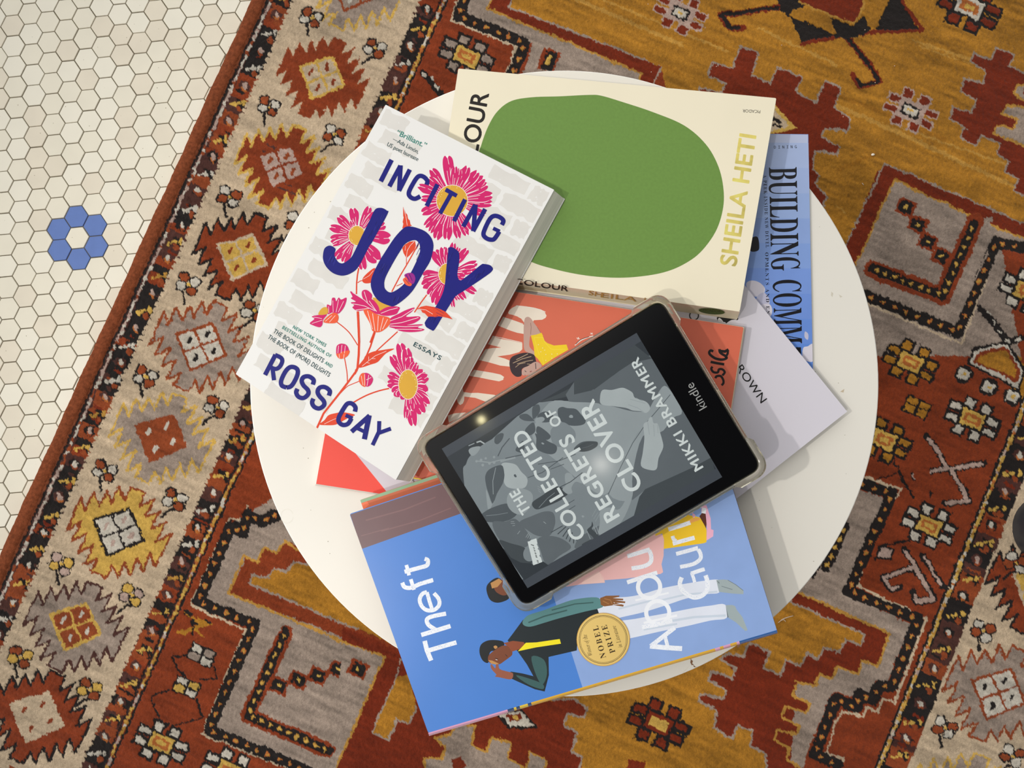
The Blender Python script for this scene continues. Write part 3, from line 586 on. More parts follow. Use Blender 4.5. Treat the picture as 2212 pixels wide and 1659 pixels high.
for k in range(4):
    t=math.radians(45+90*k); mb=MB(); p0=(TC[0]+.13*math.cos(t),TC[1]+.13*math.sin(t),TZ-.018); p1=(TC[0]+.165*math.cos(t),TC[1]+.165*math.sin(t),RUG_Z)
    n=14; lo=[(p1[0]+.011*math.cos(q),p1[1]+.011*math.sin(q),p1[2]) for q in np.linspace(0,2*math.pi,n+1)[:-1]]; hi=[(p0[0]+.015*math.cos(q),p0[1]+.015*math.sin(q),p0[2]) for q in np.linspace(0,2*math.pi,n+1)[:-1]]
    mb.slab(hi,lo,legm); mb.build('leg',table,smooth=False)
# ---------------- printed artwork helpers ----------------
def font(*names):
    base=os.path.join(bpy.utils.resource_path('LOCAL'),'datafiles','fonts')
    for n in names:
        p=os.path.join(base,n)
        try:
            if os.path.exists(p): return bpy.data.fonts.load(p)
        except Exception: pass
    return None
FONTS={'s':None,'m':font('DejaVuSansMono.woff2'),'t':font('NotoSansMath-Regular.woff2')}
def serif(s,style='b'):
    out=''
    for ch in s:
        o=ord(ch)
        if 'A'<=ch<='Z': out+=chr({'b':0x1D400,'i':0x1D434,'bi':0x1D468,'sc':0x1D4D0}[style]+o-65)
        elif 'a'<=ch<='z': out+=('\u210E' if (style=='i' and ch=='h') else chr({'b':0x1D41A,'i':0x1D44E,'bi':0x1D482,'sc':0x1D4EA}[style]+o-97))
        else: out+=ch
    return out
_tc={}
def glyphs(s,f,off=0.0,space=1.0):
    key=(s,f,off,space)
    if key in _tc: return _tc[key]
    cu=bpy.data.curves.new('t','FONT'); cu.body=s; cu.resolution_u=5; cu.offset=off; cu.space_character=space
    if FONTS.get(f): cu.font=FONTS[f]
    ob=bpy.data.objects.new('t',cu); me=ob.to_mesh()
    V=[(v.co.x,v.co.y) for v in me.vertices]; Fc=[tuple(p.vertices) for p in me.polygons]
    ob.to_mesh_clear(); bpy.data.objects.remove(ob); bpy.data.curves.remove(cu)
    _tc[key]=(V,Fc); return V,Fc
def clip_convex(P,Q):
    Q=[Vector(q) for q in Q]; A=sum(Q[i].x*Q[(i+1)%len(Q)].y-Q[(i+1)%len(Q)].x*Q[i].y for i in range(len(Q)))
    if A<0: Q=Q[::-1]
    P=[Vector(p) for p in P]
    for i in range(len(Q)):
        a,b=Q[i],Q[(i+1)%len(Q)]; e=b-a; out=[]
        if not P: return []
        ins=lambda p: e.x*(p.y-a.y)-e.y*(p.x-a.x)>=-1e-6
        for j in range(len(P)):
            p,q=P[j-1],P[j]; ip,iq=ins(p),ins(q)
            if ip!=iq:
                d=q-p; den=e.x*d.y-e.y*d.x; t=-(e.x*(p.y-a.y)-e.y*(p.x-a.x))/den if abs(den)>1e-9 else 0; out.append(p+d*t)
            if iq: out.append(q)
        P=out
    return [(p.x,p.y) for p in P]
def inside_convex(P,Q):
    c=clip_convex(P,Q); return len(c)==len(P) and all(abs(c[i][0]-P[i][0])<1e-4 for i in range(0,len(P))) if P else True
class Art:
    """draws photo-measured shapes on a cover surface; surf maps pixel + lift to 3D"""
    def __init__(s,mb,surf,pal,rough=.35,spec=.5,pre='ink',clip=None):
        s.clip=clip; s.log=[]
        s.mb=mb; s.surf=surf; s.pal=pal; s.k=0; s.rough=rough; s.spec=spec; s.pre=pre
    def mat(s,c):
        return principled(s.pre+'_'+c,s.pal[c],s.rough,s.spec,noise=.03,scale=70)
    def lift(s): s.k+=1; return 0.000008+s.k*0.00000025
    def poly(s,P,col,holes=(),mat=None):
        if s.clip and not holes:
            P=clip_convex(P,s.clip)
            if len(P)<3: return
        z=s.lift(); L=[[Vector((x,y,0)) for x,y in lp] for lp in [P,*holes]]; flat=[s.surf(v.x,v.y,z) for lp in L for v in lp]
        try: tris=tessellate_polygon(L)
        except Exception: return
        s._tris(flat,tris,mat or s.mat(col))
    def _tris(s,flat,tris,mt):
        up=Vector((0,0,1)); out=[]
        for t in tris:
            a,b,c=(Vector(flat[i]) for i in t[:3]); n=(b-a).cross(c-a)
            if len(t)==4: n=(c-a).cross(Vector(flat[t[3]])-b)
            if n.length<1e-13 and len(t)==3: continue
            out.append(tuple(t) if n.dot(s.nrm)>0 else tuple(t[::-1]))
        if out: s.mb.mesh(flat,out,mt)
    nrm=Vector((0,0,1))
    def line(s,P,w,col):
        s.log.append((P,w,col)); Q=stroke(P,w); n=len(P); z=s.lift()
        if s.clip and not inside_convex(Q,s.clip):
            for i in range(n-1):
                C=clip_convex([Q[i],Q[i+1],Q[2*n-2-i],Q[2*n-1-i]],s.clip)
                if len(C)>2: s._tris([s.surf(x,y,z) for x,y in C],[(0,k,k+1) for k in range(1,len(C)-1)],s.mat(col))
            return
        flat=[s.surf(x,y,z) for x,y in Q]
        s._tris(flat,[(i,i+1,2*n-2-i,2*n-1-i) for i in range(n-1)],s.mat(col))
    def ring(s,c,r,w,col,n=26,ry=None):
        ry=ry or r; f=lambda q,rr: [(c[0]+(r+rr)*math.cos(t),c[1]+(ry+rr)*math.sin(t)) for t in np.linspace(0,2*math.pi,n+1)[:-1]]
        s.poly(f(0,w/2),col,[f(0,-w/2)])
    def disc(s,c,r,col,n=24,ry=None,mat=None):
        ry=ry or r; s.poly([(c[0]+r*math.cos(t),c[1]+ry*math.sin(t)) for t in np.linspace(0,2*math.pi,n+1)[:-1]],col,mat=mat)
    def text(s,txt,p0,p1,cap,col,f='s',off=0.0,space=1.0,ref='H',mat=None):
        if off>0:
            r=off*cap*1.15; n=8 if r>.6 else 4
            d0=Vector(p0); d1=Vector(p1)
            for i in range(n):
                e=Vector((r*math.cos(6.2832*i/n),r*math.sin(6.2832*i/n))); s.text(txt,d0+e,d1+e,cap,col,f,0,space,ref,mat)
        V,Fc=glyphs(txt,f,0.0,space)
        if not V: return
        Hh=[y for x,y in glyphs(ref,f,0)[0]] or [0,.7]; h=max(Hh); x0=min(v[0] for v in V); x1=max(v[0] for v in V)
        d=Vector(p1)-Vector(p0); Ln=d.length; d.normalize(); up=Vector((d.y,-d.x)); z=s.lift(); sx=Ln/(x1-x0); sy_=cap/h
        flat=[s.surf(*(Vector(p0)+d*((x-x0)*sx)+up*(y*sy_)),z) for x,y in V]; s._tris(flat,Fc,mat or s.mat(col))
    def petal(s,c,tip,w,col,r0=.28,notch=True,lines='paper'):
        c=Vector(c); t=Vector(tip); d=t-c; L=d.length; d.normalize(); n=Vector((-d.y,d.x)); j=lambda a: a*random.uniform(.9,1.1)
        prof=[(r0,.16),(.45,.34),(.62,.48),(.8,.52),(.93,.40)]
        P=[c+d*L*a-n*w*j(b) for a,b in prof]+([c+d*L*1.0-n*w*.2,c+d*L*.94,c+d*L*.99+n*w*.18] if notch else [t])+[c+d*L*a+n*w*j(b) for a,b in prof[::-1]]
        s.poly(smooth([(p.x,p.y) for p in P],closed=True,k=3),col)
        if lines:
            for b in (-.16,.14):
                s.line([tuple(c+d*L*.36+n*w*b*.5),tuple(c+d*L*(.6+random.uniform(0,.15))+n*w*b)],.8,lines)
            s.line([tuple(c+d*L*.97+n*w*.02),tuple(c+d*L*.8+n*w*.08)],.9,lines)
    def run(s,txt):
        for crop,t in lines_of(txt):
            k=t[0]
            if k=='p': s.poly(pts(crop,t[2:]),t[1])
            elif k=='q': s.poly(smooth(pts(crop,t[2:]),closed=True,k=4),t[1])
            elif k=='l': s.line(pts(crop,t[3:]),float(t[2]),t[1])
            elif k=='L': s.line(smooth(pts(crop,t[3:]),k=5),float(t[2]),t[1])
            elif k=='d': s.disc(pts(crop,t[3:4])[0],float(t[2]),t[1])
            elif k=='r': s.ring(pts(crop,t[4:5])[0],float(t[2]),float(t[3]),t[1])
            elif k=='t':   # t col font cap off space p0 p1 text...
                P=pts(crop,t[6:8]); txt_=' '.join(t[8:]).replace('~',' ')
                f=t[2]
                if f in('b','i','bi','sc'): txt_=serif(txt_,f); f='t'
                s.text(txt_,P[0],P[1],float(t[3]),t[1],f,float(t[4]),float(t[5]))
def flat_surf(z): return lambda px,py,l: (*U(px,py,z+l),z+l)
def plane_surf(P3):
    """surface through three 3D points; lift along its normal"""
    a,b,c=(Vector(p) for p in P3); n=(b-a).cross(c-a).normalized()
    if n.z<0: n=-n
    o=Vector((0,0,CAM_H))
    def f(px,py,l):
        q=U(px,py,0); d=Vector((q[0],q[1],0))-o; p0=a+n*l; t=(p0-o).dot(n)/d.dot(n); return tuple(o+d*t)
    f.n=n; return f
def page_mat(name,rgb,dark=.9,sc=1500):
    if name in MATS: return MATS[name]
    m=principled(name,rgb,.8,.1); nt=m.node_tree; b=nt.nodes['Principled BSDF']; c=s2l(rgb)
    tc=nt.nodes.new('ShaderNodeTexCoord'); mp=nt.nodes.new('ShaderNodeMapping'); mp.inputs['Scale'].default_value=(4,4,sc); n=nt.nodes.new('ShaderNodeTexNoise'); n.inputs['Scale'].default_value=1; n.inputs['Detail'].default_value=2
    mr=nt.nodes.new('ShaderNodeMapRange'); mr.inputs['From Min'].default_value=.35; mr.inputs['From Max'].default_value=.65; mr.inputs['To Min'].default_value=dark; mr.inputs['To Max'].default_value=1.05
    vm=nt.nodes.new('ShaderNodeVectorMath'); vm.operation='SCALE'; vm.inputs[0].default_value=c
    L=nt.links.new; L(tc.outputs['Object'],mp.inputs['Vector']); L(mp.outputs['Vector'],n.inputs['Vector']); L(n.outputs['Fac'],mr.inputs['Value']); L(mr.outputs['Result'],vm.inputs['Scale']); L(vm.outputs['Vector'],b.inputs['Base Color'])
    return m
def lerp3(a,b,t): return tuple(a[i]*(1-t)+b[i]*t for i in range(3))
def inset(Q,e):
    c=Vector((sum(q[0] for q in Q)/len(Q),sum(q[1] for q in Q)/len(Q)))
    out=[]
    for q in Q:
        v=Vector(q[:2])-c; v=v*(1-e/v.length); out.append((c.x+v.x,c.y+v.y,q[2]))
    return out
def book(name,label,cat,topq,zt,zb,cover,pages,botq=None,back=None,ct=.0006,spine=None,spine_mat=None,rad=0,zf=None,pin=.0006,group=None,pbot=None):
    """topq / botq: photo corners (TL,TR,BR,BL) at the top / bottom of the block"""
    top=[(*U(x,y,z),z) for (x,y),z in zip(topq,zt if isinstance(zt,(list,tuple)) else [zt]*4)]
    zbs=zb if isinstance(zb,(list,tuple)) else [zb]*4
    bot=[(*U(x,y,z),z) for (x,y),z in zip(botq,zbs)] if botq else [(p[0],p[1],z) for p,z in zip(top,zbs)]
    c=(sum(p[0] for p in bot)/4,sum(p[1] for p in bot)/4,min(p[2] for p in bot))
    root=empty(name,c,label,cat,group)
    th=sum(zt[i] if isinstance(zt,(list,tuple)) else zt for i in range(4))/4-sum(zbs)/4; f=ct/th
    t1=[lerp3(a,b,f) for a,b in zip(top,bot)]; b1=[lerp3(b,a,f) for a,b in zip(top,bot)]
    def rr(q,r=rad):
        if not r: return q
        zq=q; P2=rounded([p[:2] for p in q],r); # z by plane
        a,b,d=Vector(q[0]),Vector(q[1]),Vector(q[3]); n=(b-a).cross(d-a)
        return [(x,y,a.z-(n.x*(x-a.x)+n.y*(y-a.y))/n.z) for x,y in P2]
    mbf=MB(); mbf.slab(rr(top),rr(t1),cover)
    mbp=MB(); mbp.slab(rr(inset(t1,pin)),rr(inset(b1,pin)),pages)
    mbb=MB(); mbb.slab(rr(b1),rr(bot),back or cover)
    return dict(root=root,front=mbf,pages=mbp,back=mbb,top=top,bot=bot,t1=t1,b1=b1)
def finish(bk,fc='front_cover'):
    bk['front'].build(fc,bk['root']); bk['pages'].build('page_block',bk['root']); bk['back'].build('back_cover',bk['root'])
T0=TZ+0.0002
# ---------- magazine with the blue sky ----------
P_=dict(s0=(168, 186, 226),s1=(160, 180, 224),s2=(150, 174, 222),s3=(140, 166, 220),s4=(130, 160, 220),s5=(120, 152, 220),s6=(112, 146, 218),s7=(104, 142, 218),s8=(96, 138, 216),s9=(90, 132, 214),sky=(150,172,222),sky2=(124,154,218),sky3=(96,138,216),pale=(184,194,224),blk=(28,28,34),cloud=(214,210,222),cl2=(190,190,214))
m_sky=principled('magazine_blue',(140,165,220),.22,.5)
bk=book('sky_magazine','thin blue sky magazine in tall black serif lettering, its right edge out on the table','magazine',[(1480,287),(1746,290),(1757,850),(1480,850)],T0+.0022,T0,m_sky,page_mat('mag_paper',(232,230,226)),ct=.0003)
A=Art(bk['front'],flat_surf(T0+.0022),P_,.22,.5,'skyink',clip=[(1480,287),(1746,290),(1757,850),(1480,850)])
A.run('''
F
p pale 1480,288 1745,291 1745,309 1480,306
p s0 1480,306 1757,309 1757,364 1480,361
p s1 1480,360 1757,363 1757,419 1480,416
p s2 1480,415 1757,418 1757,473 1480,470
p s3 1480,469 1757,472 1757,527 1480,524
p s4 1480,523 1757,526 1757,582 1480,578
p s5 1480,578 1757,580 1757,636 1480,633
p s6 1480,632 1757,635 1757,690 1480,687
p s7 1480,686 1757,689 1757,744 1480,741
p s8 1480,740 1757,743 1757,799 1480,796
p s9 1480,795 1757,798 1757,853 1480,850
q cloud 1612,612 1624,606 1640,610 1652,622 1650,634 1640,640 1626,640 1616,630
q cl2 1636,640 1650,632 1662,646 1660,660 1645,664 1634,654
q cloud 1640,662 1660,656 1668,668 1664,684 1650,684
q cloud 1735,752 1745,748 1756,744 1757,780 1735,775
q cl2 1739,716 1746,722 1745,734 1738,728
q blk 1622,518 1630,511 1637,513 1640,527 1638,541 1621,542
B2
t blk m 6 0.008 1.6 598,960 745,956 DINING
t blk b 63 -0.006 1.0 565,1082 578,1655 BUILDIN
t blk b 7.5 0 1.25 528,1130 545,1600 A~PEEK~INSIDE~NEW~DEVEL
B3
t blk b 64 -0.006 1.0 580,14 583,100 G
t blk b 63 -0.006 1.0 592,158 600,570 COMM
p blk 740,592 772,592 772,640 740,640
t blk b 7.5 0 1.25 540,-20 548,380 OPMENTS~AND~EN
''')
finish(bk)
# ---------- red book at the bottom of the pile ----------
redp=dict(red=(236,70,56)); mred=principled('red_cover',(238,72,57),.45,.4,noise=.02,scale=30)
bk=book('red_book','plain red book under the pile, only its lower left corner showing','book',[(748,680),(1171,745),(1107,1110),(683,1045)],TZ+.0055,T0,mred,page_mat('red_pages',(236,234,226)),botq=[(748,680),(1171,745),(1107,1113),(681,1048)],pin=-.0003)
finish(bk)
# ---------- pale lavender magazine ----------
mlav=principled('lavender_paper',(214,211,222),.3,.5,noise=.01,scale=10)
zl=lambda x,y: TZ+.0070
lq=[(1411,373),(1830,889),(1138,1435),(719,919)]
bk=book('pale_magazine','large pale lavender magazine lettered ROWN under the coral book, its corner pointing right','magazine',lq,[zl(x,y)+.0 for x,y in lq],[zl(x,y)-.0014 for x,y in lq],mlav,page_mat('lav_pages',(226,224,226)),ct=.0003)
ls=plane_surf([bk['top'][0],bk['top'][1],bk['top'][2]])
LA=Art(bk['front'],ls,dict(blk=(22,20,22),grey=(150,146,140),ink2=(70,68,72),wh=(226,224,230)),.3,.5,'lavink',clip=lq)
LA.run('''
K2
t blk s 17 0.006 1.05 1601,1197 1900,1614 ROWN
r blk 9.5 2.6 1102,562
p blk 1372,590 1400,562 1535,575 1560,590 1490,655 1470,640 1400,640 1380,620
q wh 1385,612 1405,590 1440,620 1450,645 1400,640
l blk 2.2 1480,650 1540,610 1612,602
d blk 2.8 1615,602
p blk 1560,585 1580,600 1530,625
K6
t blk sc 8 0.01 1.0 1262,740 1300,800 Just
''')
# rows of small print by the upper edge of the strip
for k,(x0,x1,yy) in enumerate(((1182,1250,268),(1215,1300,240),(1330,1480,238),(1300,1460,262))):
    pass
finish(bk)
# ---------- coral book ----------
P_=dict(cream=(240,228,212),skin=(196,160,148),skin2=(150,112,100),yel=(240,206,30),hair=(52,36,42),blond=(186,160,130),dk=(60,30,30),blk=(24,16,16),ylw=(244,216,60),wh=(240,232,222),lip=(150,60,60),coral2=(206,98,72))
mcor=principled('coral_cover',(216,108,82),.45,.4,noise=.02,scale=40)
cq=[(955,606),(1606,707),(1540,1130),(889,1030)]
bk=book('coral_book','coral paperback with cream brush lettering and a woman in yellow, partly under the e-reader','book',cq,TZ+.0165,TZ+.0074,mcor,page_mat('coral_pages',(236,222,196)),botq=[(960,609),(1609,708),(1540,1132),(888,1033)],pin=-.0004,rad=.0012)
A=Art(bk['front'],flat_surf(TZ+.0165),P_,.45,.4,'coralink',clip=cq)
A.run('''
K1
p cream 1093,525 1110,495 1140,470 1190,445 1260,452 1350,458 1480,492 1530,520 1552,565 1540,590 1500,612 1400,618 1390,640 1290,655 1250,600 1200,572 1140,552 1100,545
p cream 972,682 1030,580 1110,610 1200,640 1282,672 1282,782 1200,768 1120,742
p cream 850,903 905,808 1000,840 1120,860 1262,892 1262,965 1225,1000 1110,1030 962,1050 1050,1075 1112,1100 1112,1172 1000,1160 860,1120 738,1092 820,965 910,950 1010,945
p cream 622,1282 680,1215 800,1235 900,1252 990,1270 1040,1296 1034,1330 985,1348 860,1325 740,1300
p cream 548,1410 558,1475 640,1487 730,1485 930,1510 980,1540 820,1590 700,1545 570,1530 566,1580 552,1612 520,1632 492,1605 476,1555 500,1500
l wh 1.2 1190,443 1300,455 1400,470 1480,492 1540,520; l wh 1.2 1030,580 1130,612 1270,662; l wh 1.3 905,806 1100,848 1260,885; l wh 1.1 680,1212 900,1248 1000,1270 1045,1300
q skin 1292,600 1330,577 1368,600 1395,640 1480,765 1440,802 1365,800 1350,850 1348,930 1395,985 1432,1020 1400,1055 1340,1010 1285,965 1278,800 1280,690
l skin2 1.2 1362,650 1368,700 1362,790; l skin2 1 1480,765 1440,700
p yel 1365,800 1425,790 1492,768 1508,800 1515,850 1560,890 1640,920 1790,908 1812,970 1640,1070 1505,1160 1450,1080 1408,1040 1400,940
l ylw 1.2 1400,825 1510,822 1530,880 1600,960 1640,970 1780,965; l ylw 1.2 1405,830 1440,960 1465,1030; l ylw 1.2 1500,1060 1520,1150
d wh .8 1455,910; d wh .8 1505,950; d wh .8 1483,995; d wh .8 1530,975; d wh .8 1543,1027; d wh .8 1615,1023; d wh .8 1680,1020; d wh .8 1543,1097; d wh .8 1615,1070
q hair 1108,1140 1125,1070 1190,1030 1300,1005 1400,1030 1425,1100 1430,1140 1330,1170 1260,1200 1255,1270 1230,1292 1180,1288 1130,1235
l blond 1.4 1190,1090 1270,1050 1330,1020; l blond 1.4 1150,1130 1260,1080 1370,1050; l blond 1.3 1200,1140 1300,1110 1390,1095; l blond 1.2 1320,1140 1400,1150; l blond 1.1 1180,1180 1230,1140 1300,1125
q skin 1275,1190 1330,1165 1400,1120 1450,1120 1495,1165 1440,1210 1345,1270 1270,1275 1255,1240
l hair 1.3 1290,1220 1310,1235; l lip 1.8 1352,1235 1375,1225; l dk 1 1290,1270 1300,1275; l hair 1.5 1420,1130 1425,1200
l wh 1.2 2075,770 2105,785; l wh 1.2 2080,788 2100,768; l wh 1.4 1910,830 1950,842; l wh 1.4 1925,850 1935,820
L wh 2 1890,918 1960,860 2040,825 2110,805; L hair 1.2 1900,905 1960,850 2060,815
K3
p cream 370,318 455,292 590,282 500,350 385,405
p cream 455,295 545,285 560,300 470,330
K2
L blk 5.5 1405,963 1415,1005 1475,1045 1490,1070 1440,1088 1360,1075 1300,1035 1283,1005 1300,980 1332,990
l blk 6 1412,985 1470,992 1514,968; l blk 5 1508,972 1504,1015 1484,1050
l blk 5.5 1300,1115 1380,1132 1462,1145
L blk 5 1322,1172 1308,1200 1335,1238 1385,1240 1400,1205 1440,1205 1468,1240 1440,1278
L blk 5 1358,1312 1370,1288 1420,1285 1450,1330 1452,1370 1430,1395
K6
l ylw 1.5 1487,605 1483,632
l ylw 1.6 1500,560 1520,600
''')
finish(bk)
mb=MB(); q=[(889,1030.5),(930,1037.5),(930,1040),(889,1033)]
mb.slab([(*U(x,y,TZ+.0167),TZ+.0167) for x,y in q],[(*U(x,y,TZ+.0160),TZ+.0160) for x,y in q],principled('spine_yellow',(242,212,60),.45,.4)); mb.build('spine_edge',bk['root'])
# ---------- green and orange book under the blue hardback ----------
gq=[(778,1080),(1400,872),(1527,1240),(905,1450)]
mora=principled('orange_cover',(190,100,66),.45,.4,noise=.02)
bk=book('green_edged_book','orange book with a pale green stripe sticking out just above the blue hardback','book',gq,TZ+.0212,TZ+.0170,mora,page_mat('orange_pages',(232,216,190)),rad=.001)
A=Art(bk['front'],flat_surf(TZ+.0212),dict(green=(140,176,142),org=(228,116,78),cream=(230,205,170)),.45,.4,'grnink',clip=gq)  # org: brighter left end, crease shading painted into the orange
A.run('''
K6
p green 652,998 662,994 2300,450 2300,488 655,1036
p org 655,1038 735,1012 760,1050 725,1080 715,1092 690,1106
''')
finish(bk)
# ---------- blue hardback ----------
P_=dict(sky=(140,168,220),sky2=(126,156,212),blue2=(68,122,204),maroon=(112,84,88),mar2=(128,96,98),wh=(238,242,250),pants=(222,228,242),pants2=(200,212,228),dk=(38,46,50),teal=(92,138,140),teal2=(62,96,96),
 brown=(140,92,54),brown2=(176,124,76),hair=(34,36,38),face=(122,70,48),face2=(190,140,84),neck=(142,76,52),yel=(244,228,40),gold=(232,190,96),goldk=(62,48,30),pink=(236,186,186),pink2=(240,202,196),yel2=(244,200,48),orange=(240,172,90),shoe=(160,174,178),shoe2=(112,124,132),skin=(150,90,70),brn=(96,52,42),paleb=(164,190,230),pp=(240,180,206))
mblu=principled('blue_jacket',(76,130,210),.28,.5,noise=.03,scale=18)
TQ=[(755,1110),(1520,855),(1678,1361),(925,1583)]; zT=TZ+.0360
spx=[(757,1114),(1522,857),(1680,1366),(927,1589)]
bk=book('blue_hardback','blue hardback titled Theft with painted figures and a round gold prize seal','book',TQ,zT,TZ+.0216,mblu,page_mat('theft_pages',(236,214,190)),botq=spx,ct=.0018,pin=.001,rad=.0015,back=principled('back_jacket',(110,80,70),.4,.4))
A=Art(bk['front'],flat_surf(zT),P_,.28,.5,'theftink',clip=TQ)
A.run('''
F
p maroon 756.5,1111.5 1519,857 1538,915 781,1186
B5
l mar2 3 150,60 400,-10 600,-90; l mar2 2.5 250,130 500,60 700,-20; l mar2 2 120,160 300,110
F
p sky 1185,1255 1080,900 1540,820 1700,1380 1263,1500
B5
K5
p pink 900,1370 900,1150 1900,650 2000,728 2055,750 2068,800 2065,1000 2040,1100 2060,1195 2030,1215 1620,1270 1360,1290 1365,1320 1070,1342
p pink2 1080,1335 1130,1270 1290,1180 1365,1318
l pink2 1 1290,1190 1340,1250 1350,1290
K7
p yel2 640,430 640,200 1090,190 1170,208 1235,300 1252,360 1250,505 1215,518 740,584 742,470 720,400
p brn 1165,195 1200,150 1240,165 1255,260 1245,340 1225,300
p orange 920,300 1100,215 1175,212 1165,240 1080,270 960,320
p yel2 900,150 1085,190 1080,225 960,270
p pp 1190,155 1190,80 1250,60 1300,220 1305,350 1335,360 1330,435 1250,485 1255,350 1248,240 1240,165
p pp 1080,150 1120,180 1105,215 1085,205
p wh 1190,155 1200,90 1250,100 1240,165
K7
q pants -260,1230 0,1170 300,1158 500,1120 700,1060 1000,1000 1350,950 1395,985 1402,1105 1250,1125 1000,1180 790,1250 500,1340 240,1400 100,1440 -260,1450
q pants 100,1480 400,1420 780,1352 1100,1290 1300,1262 1472,1250 1492,1408 1300,1440 1000,1510 700,1570 350,1650 100,1690
l pants2 4 700,1200 1000,1130 1380,1095; l pants2 5 800,1450 1100,1400 1480,1380; l pants2 4 500,1550 900,1480; l pants2 4 200,1300 600,1200; l wh 4 400,1200 800,1110; l wh 5 500,1470 900,1380 
p shoe 1368,957 1440,950 1505,955 1600,1010 1692,1080 1692,1126 1560,1118 1400,1098
p shoe2 1368,957 1405,985 1402,1005 1385,980
p shoe 1480,1256 1560,1255 1592,1268 1610,1310 1680,1400 1742,1555 1715,1566 1600,1460 1510,1405
p shoe2 1480,1256 1498,1340 1515,1400 1500,1408
l shoe2 1.2 1505,957 1600,1012 1690,1082; l shoe2 1.2 1430,1030 1560,1070
B5
p dk 1065,836 1100,790 1165,702 1300,690 1640,618 1656,662 1600,680 1560,720 1520,800 1512,900 1330,942 1332,1060 1305,1165 1240,1150 1090,1082 1085,1036 1160,1048 1232,1066 1190,990 1130,905
q teal2 1220,940 1300,960 1320,1050 1290,1120 1250,1060
q teal2 1120,1060 1230,1090 1295,1120 1290,1150 1200,1120
q teal 1163,712 1200,672 1300,640 1390,605 1500,570 1640,557 1672,590 1676,622 1560,650 1400,692 1300,722 1215,746 1172,738
l teal2 3 1200,720 1300,680 1450,640; l teal2 2.5 1350,640 1500,600 1620,590
p brown 1662,562 1700,547 1788,545 1786,554 1745,562 1812,566 1812,576 1760,576 1826,584 1824,594 1765,592 1816,606 1812,617 1750,608 1690,616 1668,606
l brown2 1.5 1680,580 1720,600; l brown2 1.5 1690,565 1730,575 1740,600; l wh .8 1745,605 1800,600; l wh .8 1750,590 1760,594
q hair 884,915 892,865 930,838 980,832 1035,842 1042,870 1010,900 960,905 945,935 940,980 905,965
q face 945,930 990,892 1040,868 1085,880 1096,925 1070,950 1045,968 1010,990 960,985 940,965
p face2 940,962 965,965 1010,985 995,992 960,985
l hair 1.2 985,950 1005,955; l wh 1 988,958 1000,962; l hair 1 1050,925 1065,940; q face2 975,875 990,868 1000,880 985,890
p neck 1040,852 1100,838 1170,846 1184,868 1150,890 1092,908 1075,880
p yel 1184,850 1250,848 1402,826 1410,856 1250,880 1132,905
q skin 955,1000 962,988 985,1015 990,992 1005,990 1015,1020 1060,1035 1100,1048 1088,1086 1020,1075 985,1068 992,1055 965,1025
q hair 928,500 950,458 1000,430 1045,460 1080,500 1085,545 1060,575 1000,592 950,570
q face 975,470 1015,440 1055,470 1075,525 1040,545 990,520
p face2 955,465 1010,435 1030,455 1000,490 965,500
K7
l wh 9 302,985 480,925 662,868
r wh 24 9 565,1040
l wh 9 480,1522 660,1490 842,1440
r wh 25 9 668,1345
L wh 9 355,818 500,792 580,745 590,670 565,600; l wh 9 305,672 440,632 575,590
L wh 9.5 955,925 932,1000 965,1080 1040,1140 1110,1165 1200,1140 1258,1070 1262,980 1240,900; l wh 8.5 1228,825 1150,850 1065,880; l wh 7 1072,868 1095,930 1110,985
l wh 8.5 888,645 1020,610 1150,572; L wh 8.5 1150,590 1178,640 1178,700 1120,752 1030,782 935,800
l wh 9 848,522 960,490 1108,450; L wh 8 888,490 858,470 845,430
l wh 9 795,352 930,312 1058,270
B5
l wh 9.5 1990,872 2070,810 2145,752; l wh 10.5 1985,872 2090,882 2192,888; l wh 8 2082,808 2100,880
l wh 10 530,838 545,900 572,965; l wh 9.5 550,902 640,875 735,848
l wh 9.5 508,800 600,772 697,742; L wh 9 600,765 555,735 545,700 580,680 668,662
L wh 8.5 590,530 622,570 622,610 590,638 545,640 510,612 498,570 515,535 545,522; l wh 8 545,524 562,585 580,640
l wh 9 585,445 500,470; L wh 9 500,470 440,495 400,490 385,462; l wh 8 440,440 462,508
l wh 9 400,392 500,365; L wh 9 500,365 545,350 550,318 530,308; l wh 8 412,348 430,415
''')
def flecks():
    for P,w,c in [q for q in A.log if q[2]=='wh' and q[1]>6.5]:
        for a,b in zip(P[:-1],P[1:]):
            a,b=Vector(a),Vector(b); L=(b-a).length
            for _ in range(int(L*.9)+1):
                t=random.random(); d=(b-a).normalized(); n=Vector((-d.y,d.x)); p=a.lerp(b,t)+n*random.uniform(-.5,.5)*w; e=(d*random.uniform(.4,1)+n*random.uniform(-.6,.6))*random.uniform(.6,1.8)
                A.line([tuple(p),tuple(p+e)],random.uniform(.25,.55),random.choice(['sky','paleb','sky2']))
flecks()
def foil(name,rgb,r=.35): return principled(name,rgb,r,.5,Metallic=.55)
gold_m=foil('seal_gold',(250,216,132),.42); c=(1303,1381.5)
A.disc(c,57.5,'goldk',n=60,mat=principled('seal_rim',(206,160,74),.4,.5)); A.disc(c,56.3,'gold',n=60,mat=gold_m); A.ring(c,52,1.0,'goldk',n=60); A.ring(c,49.6,.7,'goldk',n=60)
A.run('''
B5
t goldk i 9 0.004 1.05 1612,930 1575,795 Winner~of~the
t goldk b 12.5 -0.022 1.25 1702,945 1648,738 NOBEL
t goldk b 12.5 -0.022 1.25 1762,910 1704,732 PRIZE
t goldk i 9 0.004 1.05 1806,876 1762,738 in~Literature
''')
rs=random.Random(5)
for _ in range(0): pass
finish(bk,'front_cover')
